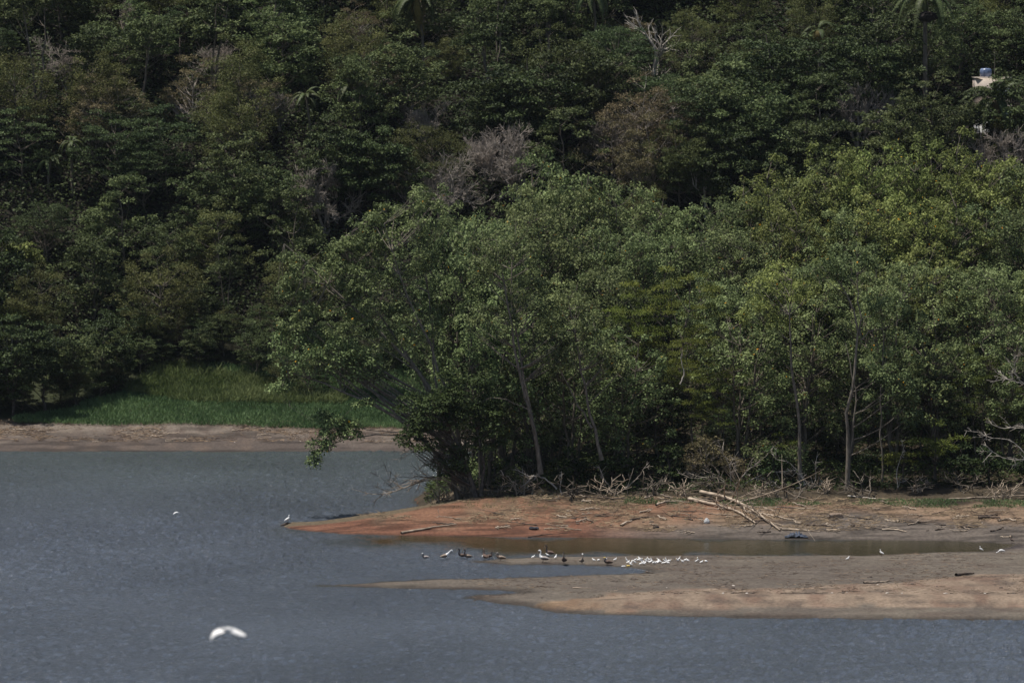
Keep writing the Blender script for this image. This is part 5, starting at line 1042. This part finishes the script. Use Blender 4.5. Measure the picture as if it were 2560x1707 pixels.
V[:, 0] *= 1.0; tk = link('water_tank', mk_mesh('tank', V, F, M['blue'], smooth=False), None, loc=(hx0 + 0.9, hy + 2.8, hb[2] + zt(196) + 0.13)); tag(tk, 'round blue-grey water tank on the flat roof of the house', 'water tank')
V, F = tubes([(np.array([[0, 0, 0], [0, 0, 1.6], [0, 0, 3.2]]), [0.03, 0.025, 0.02]), (np.array([[-0.4, 0, 2.6], [0, 0, 2.6], [0.4, 0, 2.6]]), [0.012, 0.012, 0.012]), (np.array([[-0.3, 0, 2.9], [0, 0, 2.9], [0.3, 0, 2.9]]), [0.012, 0.012, 0.012])], 5)
link('antenna', mk_mesh('antenna', V, F, M['bill']), root, loc=(1.9, 2.6, zt(196) + 0.12))
tag(root, 'white and beige two-storey house half hidden by trees at the top right', 'house')
for (ya, yb, lb) in [(130, 139, 'upper thin power line crossing the dark trees at the top left'), (158, 161, 'lower thin power line crossing the dark trees at the top left')]:
    A0 = at_y(-60, ya, 832); B0 = at_y(450, yb, 838); mid = (A0 + B0) / 2 - np.array([0, 0, 0.15]); P = bez(A0, mid, B0, 12)
    V, F = tubes([(P, np.full(12, 0.022))], 4); o = link('power_line', mk_mesh('wire', V, F, M['bill'], smooth=True)); tag(o, lb, 'wire')
rg2 = np.random.default_rng(2); bx_ = B0[0]; gz = hz(bx_, 838.0); V, F = tubes([(np.array([[0, 0, -0.5], [0, 0, 3], [0, 0, B0[2] - gz + 2.0]]), [0.13, 0.12, 0.09]), (np.array([[-0.1, -0.8, B0[2] - gz + 1.4], [-0.1, 0, B0[2] - gz + 1.4], [-0.1, 0.8, B0[2] - gz + 1.4]]), [0.05, 0.05, 0.05])], 7)
o = link('utility_pole', mk_mesh('pole', V, F, M['bark_dark'], smooth=True), None, loc=(bx_, 838.0, gz)); tag(o, 'wooden utility pole at the right end of the two power lines', 'pole')

# ---------------------------------------------------------------- labels for the copies
def region(px, py):
    if py < 110: v = 'atop the hill'
    elif py < 240: v = 'high on the hill'
    elif py < 380: v = 'on the upper hillside'
    elif py < 540: v = 'halfway up the hill'
    elif py < 720: v = 'on the lower hillside'
    else: v = 'at the foot of the hill'
    h = 'at the left edge' if px < 240 else 'above the grassy bank' if px < 740 else 'above the leaning trees' if px < 1180 else 'near the bleached tree' if px < 1700 else 'left of the royal palm' if px < 2280 else 'by the white house'
    return v + ' ' + h
ORD = ['leftmost', 'second from left', 'third from left', 'fourth from left', 'fifth from left', 'sixth from left', 'seventh from left', 'eighth from left', 'ninth from left', 'tenth from left', 'eleventh from left', 'twelfth from left']
NUM = ['', 'one', 'two', 'three', 'four', 'five', 'six', 'seven', 'eight', 'nine', 'ten', 'eleven', 'twelve']
grp = {}
for o, stem, where, cat, group, px, py in PENDING:
    tree_near = o.name.split('.')[0] and where is None and o.location[1] < 720 and cat == 'tree'
    if where is None and not tree_near: where_ = region(px, py)
    elif tree_near:
        row = 'at the back of the near wood' if o.location[1] > 694 else 'mid-way in the near wood' if o.location[1] > 676 else 'in front part of near wood' if o.location[1] > 660 else 'at the front edge of the near wood'
        where_ = row
    else: where_ = where
    grp.setdefault((stem, where_, cat), []).append((px, py, o))
GN = {'tree': 'trees of the ' , 'driftwood': 'driftwood ', 'stone': 'stones ', 'bird': 'small white birds ', 'bush': 'bushes ', 'sapling': 'saplings '}
for (stem, where_, cat), L_ in grp.items():
    L_.sort(key=lambda t: (t[0], t[1])); n_ = len(L_)
    for i, (px, py, o) in enumerate(L_):
        if n_ == 1: lab = stem + ' ' + where_
        elif n_ <= 12: lab = '%s %s, %s' % (stem, where_, ORD[i])
        else:
            seg = i * 3 // n_; sub = [t for k_, t in enumerate(L_) if k_ * 3 // n_ == seg]; j = i - next(k_ for k_ in range(n_) if k_ * 3 // n_ == seg)
            lab = '%s %s, %s third, %s' % (stem, where_, ['left', 'middle', 'right'][seg], ORD[min(j, 11)]) if j < 12 else '%s %s, %s third, among the last' % (stem, where_, ['left', 'middle', 'right'][seg])
        w_ = lab.split()

        if cat == 'tree': g_ = 'trees of the near wood' if 'near wood' in where_ else 'trees of the hillside wood'
        elif cat == 'driftwood': g_ = 'driftwood ' + where_
        else: g_ = GN[cat] + where_
        tag(o, lab, cat, g_)

# ---------------------------------------------------------------- faint air over the lake
mh, N, L, b = new_mat('haze'); N.remove(b)
pv = N.new('ShaderNodeVolumePrincipled'); pv.inputs['Color'].default_value = (0.75, 0.84, 1.0, 1); pv.inputs['Density'].default_value = 0.000012; pv.inputs['Anisotropy'].default_value = 0.2
L.new(pv.outputs[0], N['Material Output'].inputs['Volume'])
hzb = bxm('haze', -2600, 2600, -2600, 5100, float(GZ.min()) - 1.5, max(float(GZ.max()), CAM_H) + 32, mh); tag(hzb, 'faint bluish haze over the lake', kind='stuff')
